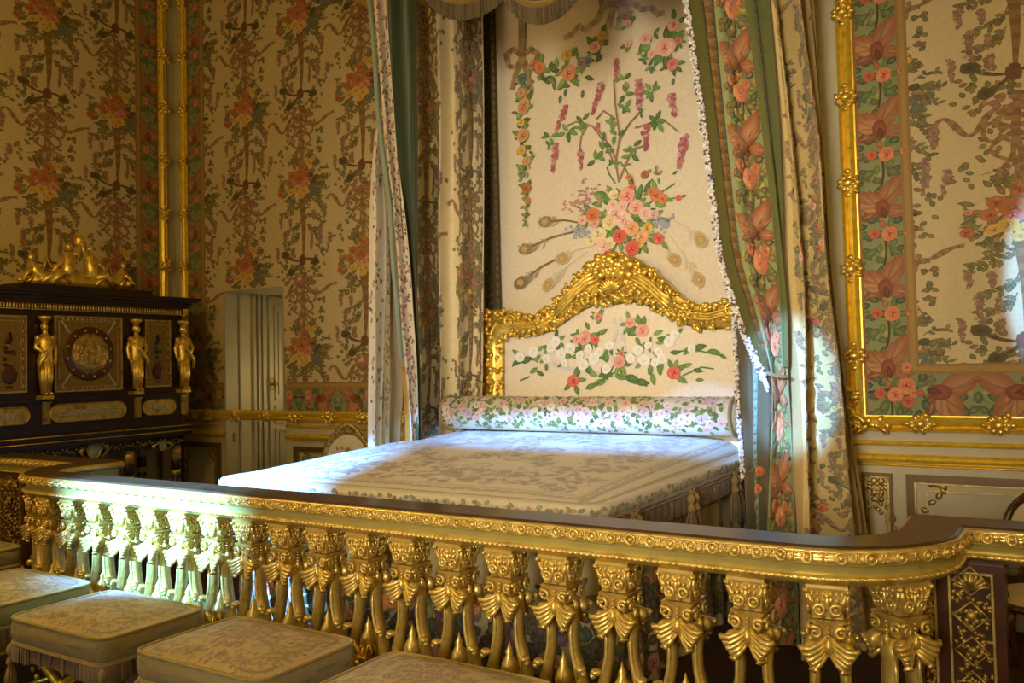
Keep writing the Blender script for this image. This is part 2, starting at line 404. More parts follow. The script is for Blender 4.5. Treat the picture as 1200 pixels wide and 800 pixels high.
# the hidden door: jamb mouldings and the opened leaf lying against the passage side
def yy(px,py=440): return at(px,py,'x',DX0).y
m=MB()
for px,w,hh in ((281,.02,.02),(297,.03,.03),(302,.025,.035),(308,.02,.02)):
    y=yy(px); m.box(DX0,DX0+hh,y-w/2,y+w/2,0,DZ-.02)
m.box(DX0,DX0+.012,YB-.03,yy(278),0,DZ)
struct('trim_1',m,PAINTD)
y0=yy(314)
m=MB(); m.box(DX0,DX0+.03,y0,YB+1.08,.02,DZ-.03)
def rectmould(m,fn,a,b,c,d,w,h):
    """a raised rectangular moulding a..b across, c..d up"""
    for (p,q,r_,s_) in ((a,b,c,c+w),(a,b,d-w,d),(a,a+w,c+w,d-w),(b-w,b,c+w,d-w)):
        P=[fn(x,z,hh) for hh in (0,h) for (x,z) in ((p,r_),(q,r_),(q,s_),(p,s_))]
        m.add(P,[(4,5,6,7),(0,1,5,4),(1,2,6,5),(2,3,7,6),(3,0,4,7)],False)
for c,d in ((.15,1.0),(1.05,1.24),(1.3,2.3)):
    rectmould(m,lambda s,z,h:(DX0+.03+h,s,z),y0+.06,YB+1.02,c,d,.035,.018)
    rectmould(m,lambda s,z,h:(DX0+.03+h,s,z),y0+.12,YB+.96,c+.05,d-.05,.012,.012)
door=tag(m.build('door_1',PAINTD),kind='structure')
k=at(320,450,'x',DX0+.05)
m=MB(); m.lathe([(.004,-.02),(.02,-.016),(.026,0),(.02,.016),(.004,.02)],(0,0,0),12)
hd=MB(); hd.merge(m,Matrix.Translation((DX0+.085,k.y,k.z))@Matrix.Rotation(PI/2,4,'Y')); hd.tube([(DX0+.03,k.y,k.z),(DX0+.075,k.y,k.z)],.008)
hd.box(DX0+.03,DX0+.036,k.y-.03,k.y+.03,k.z-.07,k.z+.07); hd.build('door_handle',STEEL,door)
m=MB(); q=at(274,512,'x',DX0+.013); m.box(DX0+.005,DX0+.02,q.y-.012,q.y+.012,q.z-.045,q.z+.045); tag(m.build('latch_plate',STEEL,door))

# dado: rails and raised panels
def hbar(m,fn,a,b,prof):
    """straight moulding along s from a to b, prof = [(z,h)...] open strip closed to the wall"""
    vs=[];n=len(prof)
    for s in (a,b):
        for z,h in prof: vs.append(fn(s,z,h))
    fs=[(i,i+1,n+i+1,n+i) for i in range(n-1)]+[tuple(range(n)),tuple(range(2*n-1,n-1,-1))]
    m.add(vs,fs,False)
def vbar(m,fn,s0,prof,z0,z1):
    vs=[];n=len(prof)
    for z in (z0,z1):
        for ds,h in prof: vs.append(fn(s0+ds,z,h))
    m.add(vs,[(i,i+1,n+i+1,n+i) for i in range(n-1)]+[tuple(range(n)),tuple(range(2*n-1,n-1,-1))],False)
RND=lambda z,w,h:[(z+w/2*math.cos(PI*i/6),h*math.sin(PI*i/6)) for i in range(7)]
for nm,fn,segs in (('trim_2',onb,((XL,DX0-.02),(DX1+.02,4.2))),('trim_3',onl,((-3.4,YB),))):
    m=MB()
    for a,b in segs:
        hbar(m,fn,a,b,RND(1.082,.034,.035)); hbar(m,fn,a,b,RND(.985,.06,.05)); hbar(m,fn,a,b,RND(.945,.016,.02))
    struct(nm,m,GSTRIP)
for nm,fn,segs in (('baseboard_back',onb,((XL,DX0-.02),(DX1+.02,4.2))),('baseboard_left',onl,((-3.4,YB),))):
    m=MB()
    for a,b in segs: hbar(m,fn,a,b,[(0,0),(0,.03),(.16,.03),(.18,.012),(.2,.012),(.2,0)])
    struct(nm,m,PAINTD)
# dado panel mouldings
m=MB()
for (a,b) in ((-1.06,-.88),(-.80,.9),(1.05,2.8),(-7.8,-7.2),(-6.15,-5.2),(-5.1,-4.3)):
    w_=.018 if b-a<.3 else .045
    m.m=0; rectmould(m,onb,a,b,.28,.89,w_,.03); m.m=1; rectmould(m,onb,a+w_,b-w_,.28+w_,.89-w_,.012,.022)
for (a,b) in ((2.0,3.2),(3.3,4.6),(4.7,5.8)): m.m=0; rectmould(m,onl,a,b,.28,.89,.04,.03); m.m=1; rectmould(m,onl,a+.04,b-.04,.32,.85,.012,.022)
struct('trim_4',m,[GLAZE,GDARK])
m=MB()
for (a,b) in ((-1.02,-.92),(-.69,.79),(1.15,2.7),(-7.72,-7.28),(-6.05,-5.3)):
    rectmould(m,onb,a,b,.36,.80,.01,.016)
    for sx in (a,b):
        for k in range(9):
            t=k/8; sg=1 if sx==a else -1
            m.blob(onb(sx+sg*(.03+.07*math.sin(t*5)),.84-.3*t*t,.01),(.018,.012,.026),Matrix.Rotation(t*7,3,'Y'),6,4)
for k in range(11): m.blob(onb(-.97+.02*math.sin(k*2.1),.82-.018*k,.01),(.014,.012,.016),None,6,4)
struct('trim_5',m,GDARK)
# olive-white edge of the pier between the two silk panels in the corner
m=MB(); vbar(m,onb,-7.79,[(-.05,0),(-.05,.02),(.05,.02),(.05,0)],1.15,ZC); struct('trim_6',m,PAINT)

# ---- framed silk wall panels
BASE=H('c9b482'); SAGE=H('858a5a'); TAN=H('96713a'); TAN2=H('7a5a2c')
def knot(m,fn,s,z,horizontal,rs=.05):
    """a leafy clasp wrapped round the frame bar"""
    for k in range(9):
        a=2*PI*k/9; ds,dz=math.cos(a)*rs*1.05,math.sin(a)*rs*.8
        m.blob(fn(s+ds,z+dz,.05),(.026,.022,.018),Matrix.Rotation(-a,3,'Y'),7,5)
    m.blob(fn(s,z,.075),(.035,.022,.03),None,8,6)
    for q in range(5):
        m.blob(fn(s+rng.uniform(-.06,.06),z+rng.uniform(-.06,.06),.06),(.03,.018,.014),Matrix.Rotation(rng.uniform(0,3),3,'Y'),7,5)
    for sg in (-1,1):
        ds,dz=(sg*.085,0) if horizontal else (0,sg*.085)
        m.blob(fn(s+ds*.9,z+dz*.9,.06),(.024,.016,.018),None,7,5)
def frame(fn,s0,s1,z0,z1,root,w=.1,sides='lbrt'):
    m=MB(); P=lambda o,sg:[(o+sg*0,0),(o+sg*0,.035),(o+sg*.22*w,.055),(o+sg*.35*w,.035),(o+sg*.45*w,.06),(o+sg*.7*w,.07),(o+sg*.85*w,.05),(o+sg*.9*w,.03),(o+sg*w,.028),(o+sg*w,0)]
    if 'l' in sides: vbar(m,fn,s0,P(0,1),z0,z1)
    if 'r' in sides: vbar(m,fn,s1,P(0,-1),z0,z1)
    if 'b' in sides: hbar(m,fn,s0,s1,[(z0+a,b) for a,b in P(0,1)])
    if 't' in sides: hbar(m,fn,s0,s1,[(z1+a,b) for a,b in P(0,-1)])
    f=m.build('gilt_frame',GSTRIP,root)
    m=MB()
    z=z0+.5
    if 'l' in sides:
        z=z0+.48
        while z<z1-.1: knot(m,fn,s0+w/2,z,False); z+=.56
    if 'r' in sides:
        z=z0+.48
        while z<z1-.1: knot(m,fn,s1-w/2,z,False); z+=.56
    if 'b' in sides:
        s=s0+.42
        while s<s1-.1: knot(m,fn,s,z0+w/2,True); s+=.42
    for s in (s0+w/2,s1-w/2):
        sg=1 if s<(s0+s1)/2 else -1
        for q in range(12): m.blob(fn(s+sg*(-.06+.022*q),z0+w/2+rng.uniform(-.045,.03),.065+rng.uniform(-.01,.01)),(.034,.02,.02),Matrix.Rotation(rng.uniform(0,3),3,'Y'),7,5)
        for q in range(12): m.blob(fn(s+rng.uniform(-.045,.03)*sg,z0+w/2-.05+.024*q,.065+rng.uniform(-.01,.01)),(.022,.02,.034),Matrix.Rotation(rng.uniform(0,3),3,'Y'),7,5)
        m.tube([fn(s+sg*(-.02+.07*(1-u*.8)*math.cos(u*7)),z0+w/2-.01+.07*(1-u*.8)*math.sin(u*7),.085) for u in [i/16 for i in range(17)]],[.014*(1-.5*i/16) for i in range(17)],6)
    m.build('carved_clasps',GOLD,f)
    return f
def silk_panel(fn,s0,s1,z0,z1,cols,label,group=None,frame_sides='lbrt',hole=None,bw=.29,wf=.1,blocks=None,mir=1):
    root=empty('silk_wall_panel',label,'wall panel',fn((s0+s1)/2,z0,0),0,group)
    rl=Vector(root.location)
    m=MB(); fh=.02
    m.col=BASE
    def quad(a,b,c,d,h,col):
        m.add([fn(a,c,h),fn(b,c,h),fn(b,d,h),fn(a,d,h)],[(0,1,2,3)],False,[col]*4)
    ia,ib,ic,id_=s0+bw+.05,s1-bw-.05,z0+bw+.05,z1-bw-.05
    regs=[(s0,s1,z0,z1)]
    if hole: regs=[(s0,hole[0],z0,z1),(hole[0],hole[1],hole[2],z1),(hole[1],s1,z0,z1)]
    for a,b,c,d in regs:
        quad(a,b,c,d,fh,SAGE)
        quad(max(a,ia),min(b,ib),max(c,ic),min(d,id_),fh+.001,BASE)
    inh=lambda p:(hole and hole[0]-.004<p[0]<hole[1]+.004 and p[1]<hole[2]+.004)
    # tan galloon between border and field
    pt=Pat()
    for (p,q) in (((ia,ic),(ia,id_)),((ib,ic),(ib,id_)),((ia,ic),(ib,ic)),((ia,id_),(ib,id_))):
        n=max(8,int((abs(p[0]-q[0])+abs(p[1]-q[1]))/.06)); pp=[(p[0]+(q[0]-p[0])*i/n,p[1]+(q[1]-p[1])*i/n) for i in range(n+1)]
        pt.strip(pp,.062,TAN,6); pt.strip(pp,.03,H('a5823f'),7)
    for sb in (s0+wf-.02,s1-wf+.02):
        n=60; pt.strip([(sb,z0+(z1-z0)*i/n) for i in range(n+1)],.07,H('94602f'),6)
    pt.emit(m,fn,lambda p:not inh(p),fh+.0012)
    # borders
    pt=Pat(); hu=.51; z=z0+.36
    while z<z1: 
        pt.stamp(BORU,s0+wf+(bw-wf)/2+.02,z,(bw-wf+.06)/.27,1); pt.stamp(BORU,s1-wf-(bw-wf)/2-.02,z,(bw-wf+.06)/.27,-1); z+=hu
    rot=Pat()
    for c,ps,a,b,l in BORU.e: rot.e.append(((-c[1],c[0]),[(-p[1],p[0]) for p in ps],a,b,l))
    s=ia+.1
    while s<ib: pt.stamp(rot,s,z0+wf+(bw-wf)/2+.02,(bw-wf+.1)/.27,1 if int(s*10)%2 else -1); s+=.5
    pt.emit(m,fn,lambda p:(s0+.03<p[0]<s1-.03 and z0+.02<p[1]<z1-.02 and not inh(p) and (p[0]<ia+.01 or p[0]>ib-.01 or p[1]<ic+.01)),fh+.0014)
    # field
    pt=silk_columns(cols,z1,ic)
    pt.emit(m,fn,lambda p:(ia<p[0]<ib and ic<p[1]<id_ and not inh(p)),fh+.0016)
    sk=m.build('silk',SILK); adopt(sk,root)
    f=frame(fn,s0,s1,z0,z1,None,wf,frame_sides); adopt(f,root)
    if hole:
        m=MB(); 
        vbar(m,fn,hole[0],[(-.012,0),(-.012,fh+.012),(0,fh+.012),(0,0)],z0,hole[2]); vbar(m,fn,hole[1],[(0,0),(0,fh+.012),(.012,fh+.012),(.012,0)],z0,hole[2])
        e=m.build('door_edging',PAINTD); adopt(e,root)
    return root
silk_panel(onb,-7.76,-4.25,1.13,5.85,[(-7.53,3.42),(-6.77,2.64),(-6.0,3.42),(-5.24,2.63),(-4.48,3.42)],
  'cream ribbon and bouquet silk wall panel cut through by the small open door','silk_wall_panels',hole=(DX0,DX1,DZ))
silk_panel(onl,2.0,YB-.12,1.13,5.85,[(3.15,3.42),(3.87,2.64),(4.58,3.42),(5.29,2.66)],
  'cream ribbon and bouquet silk wall panel behind the dark jewel cabinet','silk_wall_panels')
silk_panel(onb,-1.12,2.2,1.16,5.85,[(-.86,1.70),(-.13,2.47),(.63,1.70),(1.39,2.47)],
  'cream silk wall panel with broad coral rose border right of the bed curtains','silk_wall_panels',bw=.34)
# ================================================================== EMBROIDERED HANGING BEHIND THE BED
YH=5.93
def W(px,py): return wall(px,py,YH)
def D(px,py,d): # pixels to metres along the hanging
    a=W(px,py); b=W(px+d,py); return abs(b[0]-a[0])
m=MB(); m.col=H('ddd0b6')
xa,xb=-4.05,-1.3
fnh=lambda s,z,h=0:(s,YH-h,z)
nx=24
m.add([fnh(xa+(xb-xa)*i/nx,z,.006*math.sin(i*.9)) for z in (.4,5.2) for i in range(nx+1)],[(i,i+1,nx+2+i,nx+1+i) for i in range(nx)],True)
p=Pat()
GH=[H('4c7a34'),H('5d8a3f'),H('38612c'),H('76934a')]
def rs(px,py,r,pal,lv=3): a=W(px,py); p.rose(a[0],a[1],D(px,py,r),pal,lv,GH,4)
def lf(px,py,l,deg,c=None): a=W(px,py); k=D(px,py,1); p.leaf(a[0],a[1],l*k,l*k*.5,R(deg),c or rng.choice(GH),3)
def st(pts,w,c,l=2,c2=None):
    q=[W(*t) for t in pts]
    r=[]
    for i in range(len(q)-1):
        for t in (0,.5): r.append((q[i][0]+(q[i+1][0]-q[i][0])*t,q[i][1]+(q[i+1][1]-q[i][1])*t))
    r.append(q[-1]); p.strip(r,w*D(pts[0][0],pts[0][1],1),c,l,c2)
# bow and fluttering ribbon at the top
RB=H('9d8a80'); RB2=H('b5a498')
for pts in (((722,2),(706,10),(700,24),(686,36),(680,30),(672,40),(662,46)),((724,2),(745,6),(752,12),(764,10),(772,18),(780,15)),((722,0),(716,18),(712,34)),((724,0),(728,18),(724,36)),((730,0),(736,14),(738,32)),((705,-8),(722,4),(742,-6),(736,6),(722,4),(706,8),(704,-8))): st(pts,6,RB,3,RB2)
# wisteria garlands of roses
for (x,y,r,pal) in ((698,56,8,PNK),(706,42,6,YEL),(690,72,5,(H('8890a8'),H('5d6788'),H('3d466b'))),(682,74,6,MAU),(668,86,10,(H('e8b088'),H('cf7a4c'),H('a03326'))),(665,65,7,YEL),(634,80,7,COR),(626,77,6,RED),(704,50,5,RED),
   (757,46,8,PNK),(781,56,13,PNK),(790,30,9,PNK),(789,76,8,(H('e7a9a0'),H('cc5f5a'),H('93252c'))),(737,28,5,PNK),(737,52,5,PNK),(764,64,6,PNK),(796,48,5,RED),(733,20,5,MAU)): rs(x,y,r,pal,4)
for k in range(36):
    t=rng.random(); x=628+t*84; y=80+10*math.sin(t*3)-45*max(0,t-.55)/.45; lf(x+rng.uniform(-6,6),y+rng.uniform(-10,14),rng.uniform(7,12),rng.uniform(0,360),rng.choice(GH+DGR))
for k in range(26): lf(rng.uniform(748,792),rng.uniform(38,80),rng.uniform(7,10),rng.uniform(0,360))
for x,y in ((664,104),(684,106),(658,112),(790,92),(765,78)): lf(x,y,9,-100,H('4a5a50'))
# left bow with a long drop of flowers
for pts in (((610,0),(611,30),(611,62)),((613,0),(614,30),(613,62))): st(pts,5,H('8f7b58'),2,H('a08c66'))
for sd in (-1,1): st(((612,66),(612+sd*10,58),(612+sd*19,64),(612+sd*15,78),(612+sd*6,80),(612,68)),5,H('8a7048'),4,H('ab9268')); st(((612,70),(612+sd*8,90),(612+sd*11,106)),5,H('9a8258'),3)
for k in range(90):
    t=rng.random()**.85; y=84+t*182; w=10*(1-t)**.6+1; lf(611+t*6+rng.uniform(-w,w),y,rng.uniform(6,10)*(1-.5*t),rng.uniform(0,360),rng.choice(GH+DGR+[H('9a8340')]))
MUT=(H('dcae84'),H('c08658'),H('96502e'))
for (y,r,pal) in ((92,6,(H('71807c'),H('4d5f5a'),H('33423f'))),(109,6,MUT),(123,8,MUT),(128,7,MUT),(144,5,YEL),(159,8,MUT),(176,6,YEL),(189,6,MUT),(204,5,(H('8fa06a'),H('6d8348'),H('485a30'))),(221,6,ORB),(236,4,COR)): rs(612+(y-90)*.035+rng.uniform(-4,4),y,r,pal,2)
# flowering tree of wisteria
TW=H('94765c')
for pts in (((726,214),(722,190),(727,160),(722,125),(720,95)),((727,210),(735,190),(742,175),(760,170)),((724,200),(715,180),(704,160),(695,148),(676,143),(660,150)),((726,165),(738,145),(752,130)),((722,140),(708,130),(700,140)),((745,150),(762,145),(780,142),(796,155)),((724,190),(716,172),(700,150)),((690,146),(682,160),(680,175)),((728,195),(740,192))): st(pts,1.8,TW,2)
def wc(px,py,l,w,lean=0): a=W(px,py); k=D(px,py,1); p.wist(a[0],a[1],l*k*.95,w*k*.85,[H('a8464f'),H('b8606a'),H('8e3440'),H('c08a90')],3,lean)
for a in ((723,70,26,8),(706,98,34,12,-.4),(749,95,36,13),(788,112,26,14,.1),(664,125,26,11,-.5),(757,148,30,12),(804,160,38,15,-.25),(652,170,30,11,-.15),(681,177,22,8),(701,145,12,7),(770,195,10,5)): wc(*a)
for cx_,cy_,n,l in ((766,108,6,14),(772,144,8,15),(682,142,4,13),(666,156,5,14),(644,162,4,11),(731,95,4,12),(735,110,3,13),(733,126,4,13),(716,146,4,13),(722,158,3,13),(711,166,3,12),(708,176,3,14),(700,186,3,14),(741,173,3,13),(740,184,3,14),(682,152,3,10),(770,206,3,9),(718,192,4,9),(752,130,3,8),(796,200,2,8),(645,170,3,8)):
    a0=rng.uniform(0,90)
    l*=.8
    for k in range(n): lf(cx_+rng.uniform(-3,3),cy_+rng.uniform(-3,3),l,a0+360*k/n+rng.uniform(-20,20))
# central bouquet
for k in range(90):
    a=rng.uniform(0,360); r=rng.uniform(10,44); lf(733+r*math.cos(R(a))*1.05,252-r*math.sin(R(a))*.85,rng.uniform(9,15),a+rng.uniform(-30,30))
for k in range(46): a=W(rng.gauss(696,13),rng.gauss(232,12)); p.blob(a[0],a[1],.013,.011,0,H('c79a9a'),H('a57078'),6,4)
for k in range(30): a=W(rng.gauss(676,9),rng.gauss(238,5)); p.blob(a[0],a[1],.012,.010,0,H('d2a49a'),H('b3786e'),6,4)
for (cx_,cy_) in ((681,270),(777,262)):
    for k in range(36): a=W(rng.gauss(cx_,7),rng.gauss(cy_,5)); p.blob(a[0],a[1],.014,.012,0,H('b9bcc4'),H('8b90a2'),6,5)
LP=(H('f0ddd0'),H('dfb3a0'),H('cb7a66')); CRM=(H('efe3bf'),H('dcc98c'),H('b59a52')); BRT=(H('e68f7c'),H('cd4c3c'),H('a02318')); PEA=(H('efc49a'),H('de9a66'),H('b5603a'))
for (x,y,r,pal) in ((735,230,10,(H('efcabc'),H('dd8a76'),H('c24a3c'))),(746,243,9,PNK),(723,252,13,LP),(731,258,10,LP),(696,252,8,COR),(697,262,6,PNK),(714,262,8,CRM),(703,275,9,CRM),(693,282,7,CRM),(727,277,9,BRT),(741,268,9,PEA),(753,278,8,PEA),(760,268,7,YEL),(750,285,6,YEL),(742,291,9,BRT),(708,288,9,LP),(773,280,7,BRT),(770,229,8,COR),(778,233,6,COR),(764,225,5,COR),(756,205,5,ORB),(738,208,4,COR),(796,232,4,BRT),(741,220,4,BRT),(730,242,7,LP),(719,240,6,LP),(712,297,6,BRT),(684,258,6,PNK),(720,228,6,CRM),(757,250,8,LP),(767,252,6,PNK),(735,262,9,LP),(716,285,7,CRM)): rs(x,y,r*1.12,pal,1)
for pts in (((760,240),(778,224),(792,215)),((740,215),(735,200),(728,190)),((755,225),(765,210)),((775,235),(792,232)),((690,250),(672,240)),((722,215),(715,205),(712,196))): st(pts,1.5,GH[0],2)
# peacock feathers
PF=H('806c3c')
for (x,y,sx,sy,d) in ((640,260,684,262,0),(616,292,680,270,0),(611,331,660,300,1),(643,334,690,295,2),(660,303,690,290,2),(791,304,770,270,2),(819,328,785,275,2),(822,282,790,258,2)):
    st(((sx,sy),((sx+x)/2,(sy+y)/2-3),(x,y)),2.0 if d<2 else 1.4,PF if d<2 else H('cdbf9f'),2)
    a=W(x,y); dk=[H('75602f'),H('4f421f'),H('b09868')][d]
    s0=W(sx,sy); an=math.atan2(a[1]-s0[1],a[0]-s0[0])
    for k in range(18):
        t=rng.uniform(.55,1.05); q=(s0[0]+(a[0]-s0[0])*t,s0[1]+(a[1]-s0[1])*t); sg=rng.choice((-1,1)); p.leaf(q[0],q[1],.07,.012,an+sg*rng.uniform(.4,.9),mix(dk,m.col,.35 if d<2 else .6),2)
    p.blob(a[0],a[1],.062,.048,an,dk,mix(dk,m.col,.25),9,3); p.blob(a[0],a[1],.035,.03,0,H('d9c48a'),H('b08a44'),8,5); p.blob(a[0]+.004,a[1],.016,.014,0,H('efe2c0'),H('8a5a34'),7,7)
p.emit(m,fnh,None,.012)
hang=empty('embroidered_bed_hanging','cream silk hanging embroidered with a rose bouquet and wisteria behind the headboard','wall hanging',(-2.7,YH,.4))
adopt(m.build('embroidered_silk',SILK),hang)
# dark galloon band down its left edge
m=MB(); m.col=H('51462a')
m.add([(x,YH-.02-.012*math.sin(i*1.3),z) for z in (.4,5.2) for i,x in enumerate([-3.885+.023*k for k in range(8)])],[(i,i+1,9+i,8+i) for i in range(7)],True)
for k in range(70):
    z=.5+k*.067; m.col=H('38301c'); m.blob((-3.82,YH-.04,z),(.026,.01,.022),None,6,4); m.col=H('73663c'); m.blob((-3.75,YH-.035,z+.03),(.014,.008,.028),None,6,4)
adopt(m.build('galloon_border',TRIM),hang)

# ================================================================== THE BED
BX0,BX1,BY0,BY1=-4.28,-1.75,3.52,5.86
bed=empty('royal_bed','royal bed with carved gilt headboard and flower embroidered back panel','bed',(-3.0,4.7,0))
# headboard
YHB=5.83
def WH(px,py): return wall(px,py,YHB)
AX=WH(722,300)[0]
half=[(580,470),(580,440),(580,410),(581,388),(590,374),(607,377),(625,381),(643,378),(657,369),(669,357),(681,343),(694,331),(708,325),(722,322)]
L=[WH(*q) for q in half]; cl=L+[(2*AX-x,z) for x,z in L[-2::-1]]
innerp=[(594,455),(594,420),(594,396),(612,395),(632,394),(650,388),(664,379),(676,370),(690,362),(706,356),(722,358)]
LI=[WH(*q) for q in innerp]; ci=LI+[(2*AX-x,z) for x,z in LI[-2::-1]]
outer=[(568,500),(567,420),(567,366),(585,362),(607,366),(625,370),(640,366),(652,357),(664,342),(676,328),(690,314),(704,303),(722,297)]
LO=[WH(*q) for q in outer]; colo=LO+[(2*AX-x,z) for x,z in LO[-2::-1]]
def resample(pts,n):
    d=[0]
    for i in range(1,len(pts)): d.append(d[-1]+math.dist(pts[i],pts[i-1]))
    out=[]
    for k in range(n):
        t=d[-1]*k/(n-1); i=max(j for j in range(len(d)) if d[j]<=t+1e-9); i=min(i,len(pts)-2)
        u=(t-d[i])/max(1e-9,d[i+1]-d[i]); out.append(tuple(pts[i][q]*(1-u)+pts[i+1][q]*u for q in range(2)))
    return out
hb=MB(); hb.col=H('e4d8c0')
n=80; top=resample(ci,n)
zb=.6; vs=[];rows=14
for r in range(rows+1):
    for x,z in top:
        v=r/rows; u=(x-top[0][0])/(top[-1][0]-top[0][0]); vs.append((x,YHB-.03-.05*math.sin(PI*min(1,max(0,u)))*math.sin(PI*min(1,v*1.0)),zb+(z-zb)*v))
hb.add(vs,[(r*n+i,r*n+i+1,(r+1)*n+i+1,(r+1)*n+i) for r in range(rows) for i in range(n-1)],True)
p=Pat()
def WW(px,py): return wall(px,py,YHB-.06)
W_=W; W=WW
for (x,y,r,pal) in ((700,371,5,RED),(698,369,4,PNK),(685,396,9,(H('ecc4b4'),H('d88a76'),H('b84a3c'))),(676,397,6,PNK),(697,398,6,BRT),(738,378,7,(H('ecc4b4'),H('d88a76'),H('b84a3c'))),(752,387,9,(H('ecc4b4'),H('d88a76'),H('b84a3c'))),(727,424,8,(H('ecc4b4'),H('d88a76'),H('b84a3c'))),(673,446,8,BRT),(790,437,9,BRT),(729,414,4,RED)): rs(x,y,r,pal,5)
WHT=(H('f4f1ea'),H('e6e4dc'),H('cfcfc4'))
for (x,y) in ((645,407),(657,415),(668,408),(680,416),(690,408),(703,412),(715,405),(662,425),(684,427),(697,420),(748,410),(760,404),(772,412),(784,400),(768,425),(756,422),(776,420),(790,392),(640,420),(740,420),(624,412),(712,432),(608,418),(810,408),(650,400)): rs(x,y,rng.uniform(5,8),WHT,2)
for (x,y,l,d) in ((650,398,11,80),(648,405,9,110),(663,418,12,150),(672,420,12,30),(699,380,11,60),(690,386,10,120),(702,392,12,30),(706,430,16,-60),(702,440,14,160),(712,425,13,90),(715,436,14,200),(722,440,16,-10),(735,440,18,-20),(745,446,18,-10),(712,446,16,190),(700,450,14,200),(620,437,11,30),(637,440,11,150),(640,435,9,90),(768,402,12,10),(785,413,12,0),(800,411,13,10),(812,408,16,10),(828,411,16,-10),(842,415,10,-30),(775,440,14,100),(762,440,14,80),(800,430,12,20),(812,433,12,-10),(765,437,14,-80),(815,445,10,0),(608,424,16,15),(620,421,14,15),(745,395,11,-60),(765,392,12,20),(773,395,10,-10),(750,402,12,-70)): lf(x,y,l,d)
for pts in (((600,428),(615,422),(632,420)),((786,412),(815,410),(846,417)),((700,452),(722,436),(742,448),(760,452)),((700,450),(716,438),(722,425)),((620,441),(608,446)),((800,440),(822,430),(836,432))): st(pts,1.6,GH[0],3)
for pts in (((718,372),(722,390),(716,410),(722,436)),((726,372),(728,390),(732,408),(726,436)),((640,405),(646,425),(660,435)),((660,430),(690,436),(720,440))): st(pts,4,H('cfcdc8'),1,H('dcd8ce'))
p.emit(hb,lambda s,z,h:(s,YHB-.03-.05*max(0,math.sin(PI*min(1,max(0,(s-top[0][0])/(top[-1][0]-top[0][0])))))*math.sin(PI*min(1,max(0,(z-zb)/(interp([t[0] for t in top],[t[1] for t in top],s)-zb))))-h,z),
   lambda q:(top[0][0]+.01<q[0]<top[-1][0]-.01 and q[1]<interp([t[0] for t in top],[t[1] for t in top],q[0])-.01 and q[1]>zb),.006)
W=W_
head=hb.build('headboard_panel',SILK); adopt(head,bed)
# carved gilt frame: flat moulding body + tubes + scroll work
fr=MB(); n=110
O=resample(colo,n); I=resample(ci,n)
# legs to the floor
O=[(O[0][0],.35)]+O+[(O[-1][0],.35)]; I=[(I[0][0],.35)]+I+[(I[-1][0],.35)]; n+=2
vs=[]
prof=[(0,0),(0,.06),(.12,.085),(.22,.06),(.36,.1),(.55,.115),(.72,.1),(.85,.06),(1,.05),(1,0)]
for o,i in zip(O,I):
    for t,h in prof: vs.append((o[0]+(i[0]-o[0])*t,YHB+.02-h*.9,o[1]+(i[1]-o[1])*t))
k=len(prof)
fr.add(vs,[(a*k+b,a*k+b+1,(a+1)*k+b+1,(a+1)*k+b) for a in range(n-1) for b in range(k-1)],True)
frame_o=fr.build('headboard_frame',GOLD); adopt(frame_o,bed)
cv=MB()
cv.tube([(x,YHB-.062,z) for x,z in resample(cl,120)],.02,6)
C2=resample(cl,150)
for i,(x,z) in enumerate(C2):
    u=abs(x-AX)/1.2
    inn=I[min(n-1,int(i/150*n))]; ou=O[min(n-1,int(i/150*n))]
    near=max(0,1-u*1.15)
    for q in range(3+int(near*6)):
        t=rng.uniform(.0,1.0); px_=ou[0]+(inn[0]-ou[0])*t; pz_=ou[1]+(inn[1]-ou[1])*t
        if 0.5<u<.95 and .3<t<.7: continue
        a=rng.uniform(0,PI); s=rng.uniform(.012,.024)
        cv.blob((px_+rng.uniform(-.015,.015),YHB-.07-rng.uniform(0,.03),pz_+rng.uniform(-.015,.015)),(s*1.5,s*.9,s*.8),Matrix.Rotation(a,3,'Y'),7,5)
# crest bouquet
for k in range(90):
    a=rng.uniform(0,PI); r=rng.uniform(.03,.2); s=rng.uniform(.018,.034)
    cv.blob((AX+r*math.cos(a)*1.15,YHB-.08-rng.uniform(0,.04),L[-1][1]-.02+r*math.sin(a)*.85),(s*1.2,s*.8,s),Matrix.Rotation(rng.uniform(0,PI),3,'Y'),7,5)
# reeded sweeps of the arch (two fluted ribs each side) and shell
for sg in (-1,1):
    for off in (-.03,0,.03):
        pts=[]
        for (x,z) in L[8:13]: pts.append((AX+sg*(x-AX)*1,YHB-.1,z+off*1.0+.01))
        cv.tube(pts,[.013,.017,.02,.018,.012],6)
    for off in (-.02,.015):
        cv.tube([(AX+sg*(x-AX),YHB-.095,z+off) for (x,z) in L[4:9]],[.012]*5,6)
    # leg husks
    for k in range(34):
        z=.9+k*.035; x=(O[0][0]+I[0][0])/2 if sg<0 else (O[-1][0]+I[-1][0])/2
        cv.blob((x+.02*math.sin(k*1.7),YHB-.085,z),(.026,.018,.02),Matrix.Rotation(k*.8,3,'Y'),7,5)
    # volutes
    cc=L[5]; pts=[(AX+sg*(cc[0]-AX)+sg*-.02+.06*(1-t)*math.cos(t*9),YHB-.1,cc[1]-.0+.06*(1-t)*math.sin(t*9)) for t in [i/18 for i in range(19)]]
    cv.tube(pts,[.014*(1-.6*i/18) for i in range(19)],6)
for k in range(9):
    a=PI*(.15+.7*k/8); z0=L[-1][1]-.13
    cv.tube([(AX,YHB-.11,z0),(AX+.07*math.cos(a),YHB-.13,z0+.07*math.sin(a)),(AX+.11*math.cos(a),YHB-.11,z0+.11*math.sin(a))],[.008,.016,.01],6)
c_=cv.build('carved_flowers',GOLD,frame_o)
